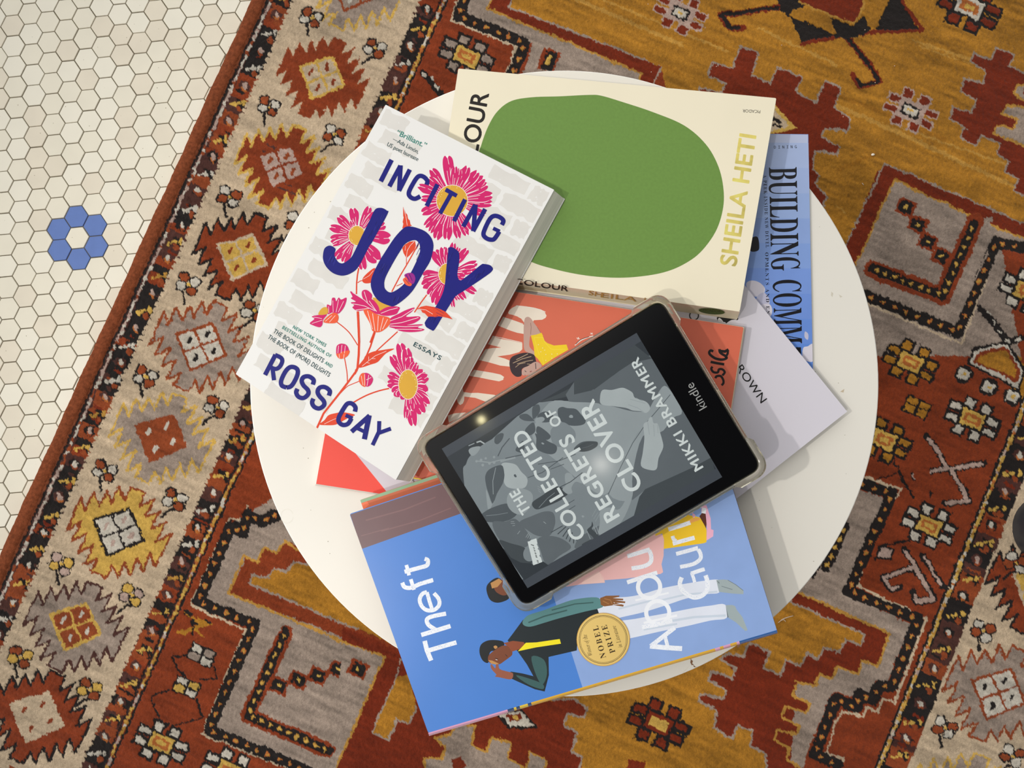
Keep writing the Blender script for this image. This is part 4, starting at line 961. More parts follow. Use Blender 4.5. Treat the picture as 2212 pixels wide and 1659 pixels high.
# rounded jacket spine along the lower edge in coloured stretches
mb=MB(); a0,a1=Vector(TQ[3]),Vector(TQ[2]); n_=Vector((.28,.96))
segs=[(0,.227,'pp',(240,176,214)),(.227,.245,'nv',(44,78,130)),(.245,.252,'y',(250,214,70)),(.252,.262,'nv',(44,78,130)),(.262,.285,'y',(250,214,70)),(.285,.295,'nv',(44,78,130)),(.295,.822,'yo',(246,190,56)),(.822,.836,'pp',(240,176,214)),(.836,.846,'yo',(246,190,56)),(.846,.866,'pp',(240,176,214)),(.866,.884,'yo',(246,190,56)),(.884,.892,'pp',(240,176,214)),(.892,1.0,'db',(52,104,176))]
for s0,s1,nm,rgb in segs:
    mt=principled('spine_'+nm,rgb,.3,.5); p0=a0.lerp(a1,s0); p1=a0.lerp(a1,s1)
    prof=[(0,zT),(3.0,zT-.0005),(5.4,zT-.0022),(6.8,zT-.006),(7.2,zT-.010),(6.4,TZ+.0218)]
    for i in range(len(prof)-1):
        (d0,z0),(d1,z1)=prof[i],prof[i+1]; P=lambda p,d,z: (*U(p.x+n_.x*d,p.y+n_.y*d,z),z)
        mb.face([P(p0,d1,z1),P(p1,d1,z1),P(p1,d0,z0),P(p0,d0,z0)],mt)
mb.build('spine',bk['root'],smooth=True)
# ---------- cream book with the green shape ----------
P_=dict(green=(118,152,72),blk=(32,28,26),cream=(234,224,196),gsp=(196,160,90))
mcre=principled('cream_cover',(236,228,204),.6,.3,noise=.012,scale=30)
pq=[(990,148),(1677,212),(1598,672),(925,577)]; zP=TZ+.0255
pb=[(992,152),(1679,216),(1593,684),(925,590)]
bk=book('cream_book','cream paperback with one big green blob and gold lettering, upper book of the pile','book',pq,zP,TZ+.0074,mcre,page_mat('pure_pages',(226,214,186)),botq=[(994,158),(1676,220),(1592,689),(925,600)],ct=.0005,pin=.0012,rad=.001)
mgreen=principled('green_print',(106,142,66),.55,.35,noise=.05,scale=500)
A=Art(bk['front'],flat_surf(zP),P_,.6,.3,'pureink')
A.poly(smooth([(1032,350),(1040,312),(1055,272),(1075,240),(1105,218),(1150,210),(1210,208),(1272,205),(1300,207),(1350,222),(1410,242),(1478,271),(1525,312),(1552,360),(1563,410),(1561,455),(1545,502),(1512,546),(1475,572),(1435,588),(1385,597),(1330,600),(1265,595),(1200,582),(1140,562),(1080,520),(1045,440)],closed=True,k=6),'green',mat=mgreen)
goldf=principled('gold_foil',(250,232,130),.3,.5,noise=.25,scale=90,Metallic=.6)
V=serif
A.text('LOUR',(1031,334),(1056,203),36,'blk','s',.022,1.0)
A.text('SHEILA HETI',(1590,575),(1633,294),35,'gold','s',.028,1.0,mat=goldf)
A.run('''
B2
t blk s 6.5 0 1.0 510,712 396,705 PICADOR
''')
finish(bk)
# printed spine: slanting face between the cover edge and the table side
mb=MB(); sp=[Vector(bk['top'][3]),Vector(bk['top'][2]),Vector(bk['bot'][2]),Vector(bk['bot'][3])]
out=Vector((.002,-.02,0)).normalized()*.0004
sp_s=plane_surf([tuple(p) for p in sp[:3]]); sp[3]=Vector(sp_s(925,600,0)); spq=[tuple(p+out) for p in sp]; mb.slab([tuple(p+out+Vector((0,0,.0000))) for p in (sp[3],sp[2],sp[1],sp[0])],[tuple(p) for p in (sp[3],sp[2],sp[1],sp[0])],mcre)
ss0=plane_surf(spq[:3]); ss=lambda x,y,l: ss0(x,y,l+.0004); SA=Art(mb,ss,P_,.6,.3,'pureink'); SA.nrm=Vector((0,0,1))
SA.run('''
K1
t blk s 11.5 0.012 1.0 1170,180 1806,276 COLOUR
t gsp s 9.5 0.01 1.0 2050,315 2212,345 SH
K2
t gsp s 9.5 0.01 1.0 -10,345 412,398 EILA
t gsp s 9.5 0.01 1.0 505,400 640,420 HE
''')
E_=[(1300+(1312+155*math.cos(t)+0)/5.53,580+(512+35*math.sin(t)+14*math.cos(t))/5.53) for t in np.linspace(0,6.283,40)[:-1]]
SA.poly(E_,'gr',mat=principled('spine_oval',(76,96,44),.6,.3))
SA.pal['dkg']=(40,52,24); SA.run('''
K2
t dkg s 5 0.01 1.0 1210,505 1420,530 PICADOR
''')
mb.build('spine',bk['root'])
# ---------- white flower paperback ----------
P_=dict(paper=(231,231,230),brick=(219,217,213),navy=(26,28,122),navyd=(18,20,84),navyl=(50,52,150),pink=(208,34,108),org=(222,72,44),org2=(236,96,60),yel=(216,166,60),yel2=(246,226,170),teal=(56,136,124),dteal=(40,76,82),wh=(238,238,238),vio=(150,40,140))
mwhite=principled('white_cover',(231,231,230),.4,.4,noise=.01,scale=20)
jq=[(833,226),(1197,410),(855,1037),(509,808)]; zJ=TZ+.0385
bk=book('flower_paperback','white paperback with pink daisies and deep blue letters at the left of the pile','book',jq,zJ,TZ+.0262,mwhite,page_mat('joy_pages',(250,248,238),.88,1100),botq=[(836,230),(1221,430),(888,1042),(514,812)],ct=.0005,pin=.0006,rad=.0006)
bk['pages']=MB(); t1,b1=bk['t1'],bk['b1']; bk['pages'].slab(inset(t1,.0004),inset(b1,.0004),page_mat('joy_pages',(250,248,238)))
A=Art(bk['front'],flat_surf(zJ),P_,.45,.2,'joyink',clip=jq)
jv=[Vector(p) for p in jq]
def J(s,t): return tuple((jv[0]*(1-s)+jv[1]*s)*(1-t)+(jv[3]*(1-s)+jv[2]*s)*t)
rb=random.Random(4)
for r in range(17):
    t0=.012+r*.059; off=.06 if r%2 else -.06
    for c in range(5):
        s0=off+c*.24; s1=s0+.215; mid=(s0+s1)/2
        if .22<mid<.72 and .1<t0<.86: continue
        if rb.random()<.12 or (mid>.5 and t0>.8) or (mid>.2 and t0<.1 and mid<.55): continue
        s0=max(s0,.015); s1=min(s1,.985)
        if s1-s0<.04: continue
        n=7; P=[]
        e=lambda: rb.uniform(-.005,.005)
        for i in range(n): P.append(J(s0+(s1-s0)*i/n+e()*.5,t0+e()))
        for i in range(4): P.append(J(s1+e(),t0+.048*i/4+e()*.6))
        for i in range(n): P.append(J(s1-(s1-s0)*i/n+e()*.5,t0+.048+e()))
        for i in range(4): P.append(J(s0+e(),t0+.048-.048*i/4+e()*.6))
        A.poly(P,'brick')
        for _ in range(3):
            q=J(rb.uniform(s0+.02,s1-.02),t0+rb.uniform(.01,.04)); A.poly([(q[0]+rb.uniform(-3,3),q[1]+rb.uniform(-3,3)) for _ in range(3)],'paper')
A.run('''
I5
l org 4.5 1010,1598 1100,1400 1290,1160 1390,1030 1500,880
l org 5 1470,930 1505,860 1520,700 1525,540 1515,300 1508,180
l org 3.5 1480,890 1600,740 1660,600 1715,430
l org 2.6 1640,740 1790,600 1900,500 1985,422
L org 2.2 1508,585 1420,450 1340,370 1255,305
L org 2.2 1385,1020 1378,900 1350,735
L org 1.8 1290,1170 1380,1080 1440,1050 1525,1015
L org 3 1440,1278 1540,1220 1640,1172 1760,1130 1885,1100
q org 1520,850 1570,780 1600,710 1680,665 1780,645 1945,625 1850,680 1790,740 1740,790 1650,820 1580,845
l wh .8 1560,835 1640,770 1720,710 1850,655; l wh .7 1640,770 1640,720; l wh .7 1680,745 1720,745; l wh .7 1610,790 1650,800
q org 1050,1530 1110,1480 1160,1420 1250,1395 1330,1385 1475,1415 1400,1450 1330,1490 1240,1535 1130,1540
l wh .7 1110,1525 1200,1480 1300,1440
I3
p org 1165,35 1185,80 1195,110 1215,130 1225,180 1245,200 1255,250 1272,262 1155,297 1168,240 1160,220 1172,160 1166,150
l wh .8 1172,50 1200,160 1215,260
p org 1308,445 1318,500 1300,550 1240,620 1205,650 1170,590 1155,530 1185,490 1240,455
l wh .8 1300,450 1250,500 1215,560 1205,640; l wh .6 1195,500 1190,560
l org 2.6 1348,480 1270,620 1205,735 1130,860 1030,1052; l org 1.5 1205,650 1205,740; l org 1.6 1085,985 1160,950
q org 832,770 760,810 690,880 680,930 720,952 790,940 830,890
l wh .7 690,900 760,860 810,800
l org 3 642,735 620,850 610,950 608,1080; l org 1.8 622,945 650,925 690,915
l org 2.6 1448,1088 1380,1180 1300,1298
''')
# daisies
def daisy(crop,c,rx,ry,tips,w,col='pink',rot=0):
    C=pts(crop,['%f,%f'%c])[0]; s=CROPS[crop][2]
    for tp in tips:
        T=pts(crop,['%f,%f'%tp[:2]])[0]; ww=(tp[2] if len(tp)>2 else w)
        A.petal(C,T,ww/s+1.6,'wh',notch=False,lines=None); A.petal(C,T,ww/s,col,lines='wh')
    A.disc(C,rx/s+1,'wh',ry=ry/s+1); A.disc(C,rx/s,'yel',ry=ry/s)
    for i in range(26):
        a=rb.uniform(0,6.28); q=rb.uniform(.78,.95); x,y=C[0]+rx/s*q*math.cos(a),C[1]+ry/s*q*math.sin(a); A.disc((x,y),.75,'yel2',n=6)
daisy('I2',(700,1180),185,185,[(640,640,130),(450,800,110),(415,905,90),(295,1000,100),(330,1150,90),(335,1330,110),(370,1490,90),(430,1560,80),(505,1645,110),(635,1650,110),(775,1635,90),(880,1600,90),(915,1540,90),(1100,1350,80),(1178,1215,110),(1185,1115,120),(1125,985,110),(1085,905,120),(1010,830,110),(890,770,110),(795,795,70),(735,765,80)],110)
daisy('I3',(615,380),100,115,[(565,50,110),(765,35,90),(825,105,70),(390,150,100),(290,275,100),(295,430,110),(320,495,60),(355,650,100),(450,705,90),(955,250,110),(1015,410,150),(870,690,170),(690,790,110),(545,200,50)],100)
daisy('I3',(1690,840),100,125,[(1540,555,130),(1640,515,100),(1695,520,70),(1772,465,80),(1835,520,60),(1935,540,90),(2050,700,90),(2040,760,90),(1990,810,60),(1905,880,90),(1400,870,130),(1390,985,120),(1470,1100,110),(1530,1200,120),(1765,1240,60),(1825,1155,70),(1905,1145,80),(2035,1065,90)],100)
A.run('''
I3
q pink 860,1300 760,1200 640,1110 535,1045 560,1110 540,1130 600,1170 540,1180 580,1215 560,1240 620,1280 740,1270
q pink 740,1200 680,1120 675,1045 730,1030 790,1080 790,1130 760,1180
q yel 800,1122 900,1150 1040,1230 940,1290 890,1285 850,1200
q pink 745,1160 790,1140 840,1180 880,1250 875,1320 800,1290 750,1220
q pink 870,1300 960,1240 1060,1225 1125,1240 1110,1280 1080,1320 980,1340 900,1330
q pink 1010,1370 1120,1310 1200,1270 1300,1240 1270,1290 1200,1350 1350,1345 1365,1380 1290,1430 1210,1450 1400,1440 1340,1480 1420,1500 1370,1525 1240,1535 1130,1520 1060,1490 1000,1470 1010,1430
q org2 692,1280 750,1262 860,1325 1000,1362 1008,1430 960,1490 880,1535 800,1520 770,1430
l wh 1 740,1280 800,1500; l wh 1 800,1310 830,1520; l wh 1 870,1340 860,1520; l wh 1 930,1360 890,1520; l wh 1 980,1380 920,1500
l wh 1 560,1060 700,1150 840,1280; l wh 1 560,1195 700,1220 830,1280; l wh 1 600,1270 760,1250; l wh 1 700,1050 740,1180; l wh 1 760,1160 850,1290
l wh 1.1 1010,1400 1150,1350 1290,1260; l wh 1.1 1010,1440 1150,1420 1350,1360; l wh 1.1 1000,1460 1200,1470 1390,1460; l wh 1 900,1310 1000,1270 1100,1245; l wh 1 1080,1500 1250,1500 1390,1505
l org 4 628,1290 638,1500 640,1660; l org 3 825,1520 770,1660
I5
q pink 1150,210 1140,100 1190,110 1200,25 1235,20 1250,60 1280,15 1310,40 1375,18 1350,120 1290,200 1250,205 1200,195
q pink 1140,215 1060,220 960,240 990,270 935,320 970,345 1050,370 1085,340 1095,280
q yel 1040,220 1060,165 1100,132 1145,140 1145,210
q org2 1100,310 1150,240 1210,200 1260,205 1280,260 1240,320
l wh .8 1210,50 1215,190; l wh .8 1280,40 1250,190; l wh .8 1340,60 1275,190; l wh .7 1160,120 1165,200; l wh .8 980,250 1080,265; l wh .8 960,325 1085,285; l wh .8 1120,300 1200,230; l wh .8 1170,310 1240,230
q pink 1250,650 1260,590 1310,565 1370,580 1400,630 1400,680 1330,690 1260,700
q org2 1250,690 1290,680 1330,660 1410,650 1390,710 1330,745 1280,740
l wh .9 1280,590 1270,680; l wh .9 1320,580 1310,680; l wh .9 1360,590 1350,680; l wh .8 1290,740 1285,690; l wh .8 1340,740 1345,690
q pink 1570,930 1630,920 1690,980 1670,1050 1620,1080 1570,1040
q org2 1520,1000 1545,930 1590,920 1600,1000 1600,1080 1550,1060
l wh .9 1590,930 1590,1070; l wh .9 1640,940 1620,1070; l wh .8 1550,950 1570,1060; l wh .9 1670,970 1610,1000
''')
daisy('I6',(1225,500),112,175,[(1025,150,100),(1125,5,120),(1205,60,110),(1250,170,90),(1310,230,80),(1335,260,70),(1415,340,110),(1465,405,110),(1440,490,60),(1450,600,150),(1455,690,110),(1465,750,120),(1400,850,130),(1290,1000,110),(1195,910,60),(1265,815,80),(985,375,90),(975,490,110),(1040,610,130),(1120,665,120)],100)
# letters
NAVY='''
I3
q navy 850,55 915,52 970,82 978,125 800,450 760,510 640,740 560,820 450,860 340,835 260,770 215,690 208,610 230,530 290,500 350,530 357,560 345,610 365,660 400,703 450,710 520,665 570,600 680,370 770,190 810,100
I4
q navy 935,525 980,520 1040,560 1062,600 1060,700 1040,830 1050,890 1070,915 1100,905 1200,830 1320,730 1360,720 1430,735 1462,770 1455,800 1400,850 1150,1020 1040,1090 1000,1130 880,1320 790,1470 755,1515 730,1510 670,1475 653,1440 660,1400 780,1230 860,1080 890,960 900,850 920,640 930,560
'''
for ln in NAVY.strip().splitlines():
    pass
A.run(NAVY.replace('q navy','q wh')) if False else None
A.run(NAVY)
oo=pts('I3','1150,310 1210,273 1300,280 1420,325 1490,390 1522,460 1525,540 1490,680 1420,800 1330,960 1270,1050 1180,1140 1060,1222 990,1215 880,1165 820,1095 785,1010 780,930 810,830 880,690 960,560 1060,410'.split())
oi=pts('I3','1310,435 1350,465 1366,510 1360,600 1290,760 1230,870 1175,960 1080,1035 1010,1060 960,1030 940,980 955,880 1060,680 1140,550 1180,490 1240,450'.split())
A.poly(smooth(oo,True,4),'navy',[smooth(oi,True,4)])
A.run('''
I1
l navy 10 1912,692 1782,950; l navy 9.5 1885,1010 2018,762; l navy 9.5 2020,758 2002,1062; l navy 9.5 2000,1062 2130,808
I2
L navy 9.5 395,990 402,940 350,890 290,895 225,990 182,1085 200,1135 255,1158 318,1128
l navy 9.5 525,985 395,1245; l navy 9 622,1048 755,1122; l navy 9 692,1090 555,1335; l navy 9.5 855,1165 722,1425
l navy 9.5 832,1490 978,1228; l navy 9.5 980,1228 952,1545; l navy 9.5 950,1545 1095,1280
L navy 9.5 1293,1470 1312,1420 1270,1378 1205,1362 1150,1400 1090,1520 1075,1590 1120,1635 1190,1645 1232,1600 1262,1548; l navy 8 1190,1510 1268,1548
I5
l navy 9.5 400,940 525,698; L navy 9 520,700 590,735 605,780 572,845 520,868 450,838; l navy 9 490,865 508,1003
L navy 9.5 655,1090 600,1065 595,1000 650,890 705,845 765,855 792,895 775,970 715,1070 655,1090
L navy 9.5 970,1055 980,1000 925,958 862,965 838,1010 860,1065 912,1120 915,1170 860,1215 800,1200 772,1150 788,1105
L navy 9.5 1162,1187 1173,1130 1115,1085 1052,1092 1028,1140 1048,1190 1100,1250 1105,1300 1050,1340 990,1322 962,1272 978,1222
I6
L navy 9.5 588,825 595,775 555,730 500,730 450,795 395,900 402,955 450,985 508,968 548,905; l navy 8 478,868 560,905
l navy 10 548,1065 765,872; l navy 11 760,868 702,1155; l navy 8 600,1015 715,1070
l navy 8.5 880,938 875,1075; l navy 8.5 1018,1028 875,1080; l navy 8.5 872,1072 800,1225
I5
t teal s 7 0.02 1.15 728,380 1118,606 NEW~YORK~TIMES
t teal s 7 0.02 1.15 602,384 1178,734 BESTSELLING~AUTHOR~OF
t dteal s 9.5 0.01 1.1 495,432 1085,795 THE~BOOK~OF~DELIGHTS
t teal s 7 0.02 1.15 1110,805 1192,857 AND
t dteal s 9.5 0.01 1.1 430,500 1160,965 THE~BOOK~OF~(MORE)~DELIGHTS
B1
t teal s 11.5 0.01 1.0 464,868 652,956 “Brilliant.”
t dteal s 8.5 0.0 1.0 440,905 605,992 —Ada~Limón,
t dteal s 8.5 0.0 1.0 404,940 603,1040 US~poet~laureate
I6
t dteal s 9.5 0.02 1.1 1284,38 1605,212 ESSAYS
I3
q vio 1180,850 1240,825 1290,840 1312,900 1280,960 1210,900
q org2 1165,900 1200,880 1230,930 1270,960 1250,985 1200,970 1170,930
l navyd 1 1200,850 1240,920; l navyd 1 1240,840 1275,920; l navyd 1 1190,900 1240,960; l pink 1.2 1220,840 1265,940; l pink 1.2 1190,860 1250,940
p org 1330,1257 1380,1230 1440,1218 1540,1235 1620,1265 1670,1290 1720,1340 1757,1382 1690,1362 1640,1352 1590,1345 1560,1355 1500,1348 1460,1350 1425,1310 1395,1300 1380,1270
l wh .8 1350,1258 1440,1270 1520,1320; l navyd .8 1540,1240 1650,1310; l navyd .8 1560,1300 1640,1340; l org2 1 1420,1240 1520,1260
''')
# brushed grain inside the big letters
for (x0,y0,x1,y1,n,crop) in ((930,110,640,640,9,'I3'),(300,560,420,830,9,'I3'),(1400,360,1300,900,10,'I3'),(960,700,860,1080,8,'I3'),(1120,1100,1010,1200,5,'I3'),(980,560,930,1150,9,'I4'),(1380,760,1050,1010,8,'I4'),(800,1250,720,1480,6,'I4')):
    for i in range(n):
        a=(x0+rb.uniform(-45,45),y0+rb.uniform(-20,60)); L=rb.uniform(.25,.6); k=rb.uniform(0,.5)
        d=(-.42,.9) if crop=='I3' or x0<1000 else (-.5,.85)
        q0=(x0+(x1-x0)*k+rb.uniform(-38,38),y0+(y1-y0)*k); q1=(q0[0]+d[0]*160*L,q0[1]+d[1]*160*L)
        P=pts(crop,['%f,%f'%q0,'%f,%f'%q1]); A.line(P,rb.uniform(.5,.9),rb.choice(['navyd','navyd','navyl']))
finish(bk)
mb=MB()   # hinge crease pressed along the spine side of the cover
A2=Art(mb,flat_surf(zJ),dict(crease=(214,212,206)),.4,.4,'joyink')
# ---------------- e-reader in a clear bumper case ----------------
zK=TZ+.0495; zK0=TZ+.0402
DQ=[(911,961),(1427,647),(1646,1010),(1131,1311)]     # L,T,R,B
SQ_=[(954.3,969.3),(1375,719),(1560,1030.5),(1139.6,1270.5)]
Wd=[U(x,y,zK) for x,y in DQ]; cK=(sum(p[0] for p in Wd)/4,sum(p[1] for p in Wd)/4,zK0)
er=empty('e_reader',cK,'black e-reader in a clear bumper case showing a grey book cover, on the books','e-reader')
mbk=principled('reader_black',(5,5,7),.05,.4)
def off2(Q,e):     # move corners outwards by e metres
    n=len(Q); out=[]
    for i in range(n):
        p=Vector(Q[i]); a=(p-Vector(Q[i-1])).normalized(); b=(p-Vector(Q[(i+1)%n])).normalized(); out.append(tuple(p+(a+b)*e))
    return out
mb=MB(); body=rounded(Wd,.0075,8); ins=rounded(off2(Wd,-.0006),.0072,8)
mb.slab([(x,y,zK-.0006) for x,y in body],[(x,y,zK0+.001) for x,y in body],mbk)
mb.slab([(x,y,zK) for x,y in ins],[(x,y,zK-.0006) for x,y in body],mbk)
R_=Art(mb,flat_surf(zK),dict(logo=(150,152,152)),.3,.4,'reader')
R_.run('''
K4
t logo s 19 -0.004 1.0 1588,546 1418,250 kindle
''')
mb.build('bezel',er)
P_=dict(edge=(66,72,80),base=(52,58,64),g1=(92,100,106),g2=(118,128,134),g3=(138,148,153),g4=(158,168,172),d1=(66,73,78),d2=(78,86,92),txt=(196,206,208),ink=(52,58,60),hand=(150,160,165))
mb=MB(); sc=[(*U(x,y,zK),zK) for x,y in SQ_]
ms=principled('screen_margin',(60,66,74),.33,.5)
mb.slab([(x,y,zK+.0001) for x,y,z in sc],[(x,y,zK-.0002) for x,y,z in sc],ms)
S=Art(mb,flat_surf(zK+.0001),P_,.1,.35,'screen',clip=SQ_)
S.run('''
F
p base 957,976 1380,726 1554,1026 1139,1262
K3
q g2 555,1000 590,900 640,800 830,640 1200,440 1465,165 2150,155 2900,150 3300,700 3100,1400 2600,2100 2100,2300 1700,2500 900,2100 640,1500
p g2 1200,330 1465,160 1700,160 2160,165 2160,500 1700,900 800,800 900,600
q d1 1480,160 2100,20 2350,-60 2250,-200 1700,60
K4
p g1 0,250 240,340 700,0 1000,-100 1640,1150 1420,1270 860,1530 700,1659 400,1500 -100,400
p d1 0,240 0,60 640,-260 930,-30 690,20 340,250 210,350 0,400
p d1 1640,1150 1420,1270 850,1530 780,1620 700,1900 300,2100 900,2100 1700,1380
q g3 -300,500 0,490 260,500 330,520 480,545 700,600 900,600 1010,560 830,760 680,1000 560,1260 420,1560 240,1560 -200,1200 -500,900
q g3 900,650 1010,560 1120,680 1060,800 820,900 700,1340 680,1659 420,1590 560,1250 680,1000
q g3 1000,390 1110,305 1290,600 1180,680 1030,850 870,690
l d2 1.4 1150,400 1000,580 870,730 700,980 560,1260 410,1590
q g4 310,440 340,345 450,345 570,318 640,340 700,380 730,440 850,480 900,530 905,580 860,620 800,600 700,590 620,560 480,540 330,518
l g3 .9 670,455 760,480 850,505; l g3 .9 650,520 760,560 830,605; l g3 .9 740,440 820,480
q g4 830,760 880,720 900,680 930,670 950,740 1000,750 1030,860 1050,930 1065,1030 1010,1160 985,1290 900,1300 800,1250 820,1100 840,920
l g3 .9 880,730 900,880; l g3 .9 950,760 960,900; l g3 .9 1000,760 1005,860
q d2 0,1060 40,1000 120,960 260,960 280,985 230,1040 120,1080
K3
q d2 1240,310 1320,300 1400,370 1390,385 1290,380 1230,345
q d2 1390,360 1380,240 1410,195 1460,190 1475,250 1450,310
q d2 1450,370 1450,310 1540,270 1640,330 1600,390 1500,400
q d2 1310,540 1300,480 1390,400 1420,480 1400,530 1340,560
q d2 1430,520 1440,450 1500,470 1600,560 1560,610 1480,580
q g3 1415,380 1430,350 1500,335 1530,360 1500,395 1430,400
q d2 1690,240 1740,215 1800,230 1900,240 1960,300 2020,380 1980,430 1850,440 1740,400 1690,320
q g3 1820,330 1840,310 1865,320 1865,345 1830,345
q g2 1600,500 1680,420 1760,400 1850,460 1895,520 1890,600 1800,660 1700,695 1620,640
q d2 1430,590 1420,530 1560,620 1670,680 1660,760 1580,780 1440,720
q g3 1490,650 1500,640 1525,655 1510,665
q d2 930,640 940,570 1000,530 1040,540 1020,610 970,660
q d2 1185,740 1200,690 1270,620 1290,700 1260,760
l d2 2.2 970,805 1020,700 1110,590; l d2 2 1060,830 1340,770 1430,740
q g4 1010,930 1030,885 1110,885 1190,910 1250,990 1310,1050 1325,1110 1290,1180 1180,1195 1080,1170 1040,1100 1050,1020
q d2 1160,1030 1180,1020 1195,1050 1175,1055
q d2 820,1040 870,960 1000,910 1040,960 1040,1100 960,1250 910,1370 860,1250 830,1150
l g3 1.3 945,940 910,1100 915,1260
q g3 830,1200 900,1380 930,1330 880,1430 850,1430
l g4 3 715,640 760,625 810,655; l g3 2 620,680 690,650; q g3 620,740 660,700 760,690 720,770 660,800
L g3 4 1000,870 1060,850 1180,820; d g3 3 770,850; d g3 3 790,910; d g3 2.6 825,830; d g3 2.6 715,865; d g3 3 870,890; d g3 3 925,880; d g3 2.8 925,815; l g3 2.4 720,862 880,880 1000,850 1120,840
q d2 730,1560 770,1500 900,1420 1100,1370 1200,1480 1120,1560 1000,1590 850,1590
l g2 1.2 830,1515 950,1505 1090,1480
q g3 1080,1300 1130,1220 1250,1190 1360,1230 1390,1310 1350,1420 1260,1500 1160,1480 1090,1400
q d1 1380,1360 1520,1260 1640,1170 1760,1190 1800,1270 1700,1340 1560,1400 1430,1440
l g2 1.2 1460,1420 1560,1310 1650,1240
q d1 1900,720 1980,650 2080,628 2160,640 2150,690 2060,740 1960,750
l g1 .8 1970,710 2050,690 2110,660
q g3 1770,1080 1780,1010 1840,1010 1890,1070 1960,1000 2000,1080 1980,1130 1900,1110 1850,1180 1860,1240 1800,1255 1740,1200 1780,1150
l d1 1.6 1700,1180 1840,1110 1980,1000; l d2 1.4 1450,900 1700,860 1900,780; l d2 1.5 1330,1060 1500,1000 1750,820; l d2 1.3 1600,960 1760,900
K5
q g1 340,600 500,520 640,470 740,480 770,560 760,650 700,760 560,760 450,700
q g1 560,800 700,760 860,800 960,900 820,1000 690,1110 640,1070 600,950
l d1 1.6 720,720 860,640; l d1 2 800,740 900,650; l d1 2 860,770 930,670; l d1 2 900,800 950,690; l d1 2 940,830 975,720; l d1 2 990,850 995,760; l d1 2 1040,860 1020,780
q g1 20,600 180,590 300,560 440,720 480,820 400,900 240,850 100,800
q d1 100,810 240,850 400,900 470,1000 490,1090 360,1080 240,1020 170,930
q g2 390,960 420,900 450,900 500,1040 450,1065 400,1030
l g3 1.1 240,590 280,590; l g3 1.1 240,610 290,612; l g3 1.1 260,640 290,635; l g3 1.2 320,740 350,700; l g3 1.2 420,780 450,730; l g3 1.2 440,790 465,740; l g3 1.2 465,800 480,755
l g3 1.1 560,170 600,185; l g3 1.1 560,195 600,215; l g3 1.1 570,220 600,245; l g3 1.3 630,590 660,615
q g1 1000,900 1060,780 1200,700 1300,640 1300,750 1180,840 1080,900
q d1 1090,860 1180,810 1230,790 1150,700 1200,640 1210,590 1225,640 1210,680 1290,760 1240,800 1120,870
l g3 1.3 1150,700 1190,800; l g3 1.3 1230,650 1270,740; l g3 1.3 1260,640 1290,730; q g3 1085,525 1100,515 1120,530 1100,542
l g3 .9 1230,560 1280,480; l g3 .9 1210,530 1260,440; l g3 .9 1250,590 1300,500; l g2 1.2 800,580 830,480
q g2 880,300 960,260 1060,300 1110,380 1080,460 1000,440 900,360
l g2 2 730,390 820,350 960,280; l d2 1.4 900,470 1010,400; l d2 1.4 850,420 1000,330; l g2 1.6 780,370 860,330
q g3 1310,460 1420,420 1540,440 1660,240 1700,240 1650,420 1530,630 1300,750 1305,600
p txt 440,830 470,822 475,812 545,790 558,850 550,860 570,900 560,915 580,935 590,980 580,1000 600,1020 616,1072 510,1116
t ink sc 7.5 -0.004 1.0 575,1080 510,850 a~novel
F
p edge 1139.6,1270.5 1560,1030.5 1549,1011 1128,1252; p edge 954.3,969.3 1375,719 1385,737 965,988
K5
p base 100,860 170,930 240,1020 360,1080 490,1090 510,1112 616,1072 625,1065 690,1112 400,1292
K3
t txt s 22 0.03 1.12 1367,1450 1212,1190 THE
F
t txt s 31 0.03 1.08 1266,1155 1133,926 COLLECTED
t txt s 31 0.03 1.08 1338,1114 1233,936 REGRETS
t txt s 22 0.03 1.08 1214,914 1196,882 OF
t txt s 36 0.03 1.08 1389,1049 1281,862 CLOVER
t txt s 20 0.03 1.12 1519,1009 1378,771 MIKKI~BRAMMER
''')
mb.build('screen',er)
# clear case: rim with thick bumper corners
clear=bpy.data.materials.new('clear_bumper'); clear.use_nodes=True; b=clear.node_tree.nodes['Principled BSDF']
b.inputs['Base Color'].default_value=(*s2l((238,234,216)),1); b.inputs['Transmission Weight'].default_value=.88; b.inputs['Roughness'].default_value=.06; b.inputs['IOR'].default_value=1.45; b.inputs['Specular IOR Level'].default_value=.7
mb=MB(); W2=[Vector(p) for p in Wd]
def outline(e):
    """device outline pushed out by e, more around the four corners"""
    out=[]; n=4; base=off2([tuple(p) for p in W2],e)
    for i in range(4):
        p=Vector(base[i]); a=Vector(base[i-1]); c=Vector(base[(i+1)%4]); da=(a-p).normalized(); dc=(c-p).normalized(); bp=.0024; L=.020
        na=-dc if True else dc; nc=-da
        # walk: along the incoming side, step out to the bump, round the corner, step back
        p_in=p+da*(L+.003); out.append(tuple(p_in)); q1=p+da*L-dc*bp; out.append(tuple(q1))
        q=p-da*bp-dc*bp; r=.0115
        for j in range(9):
            t=j/8; a0=q+da*r; a1=q+dc*r; v=(1-t)**2*a0+2*t*(1-t)*q+t*t*a1; out.append(tuple(v))
        out.append(tuple(p+dc*L-da*bp)); out.append(tuple(p+dc*(L+.003)))
    return out
def inner(e,nn):
    base=off2([tuple(p) for p in W2],e); out=[]
    for i in range(4):
        p=Vector(base[i]); a=Vector(base[i-1]); c=Vector(base[(i+1)%4]); da=(a-p).normalized(); dc=(c-p).normalized(); L=.020; r=.0078
        out.append(tuple(p+da*(L+.003))); out.append(tuple(p+da*L))
        for j in range(9):
            t=j/8; a0=p+da*r; a1=p+dc*r; v=(1-t)**2*a0+2*t*(1-t)*p+t*t*a1; out.append(tuple(v))
        out.append(tuple(p+dc*L)); out.append(tuple(p+dc*(L+.003)))
    return out
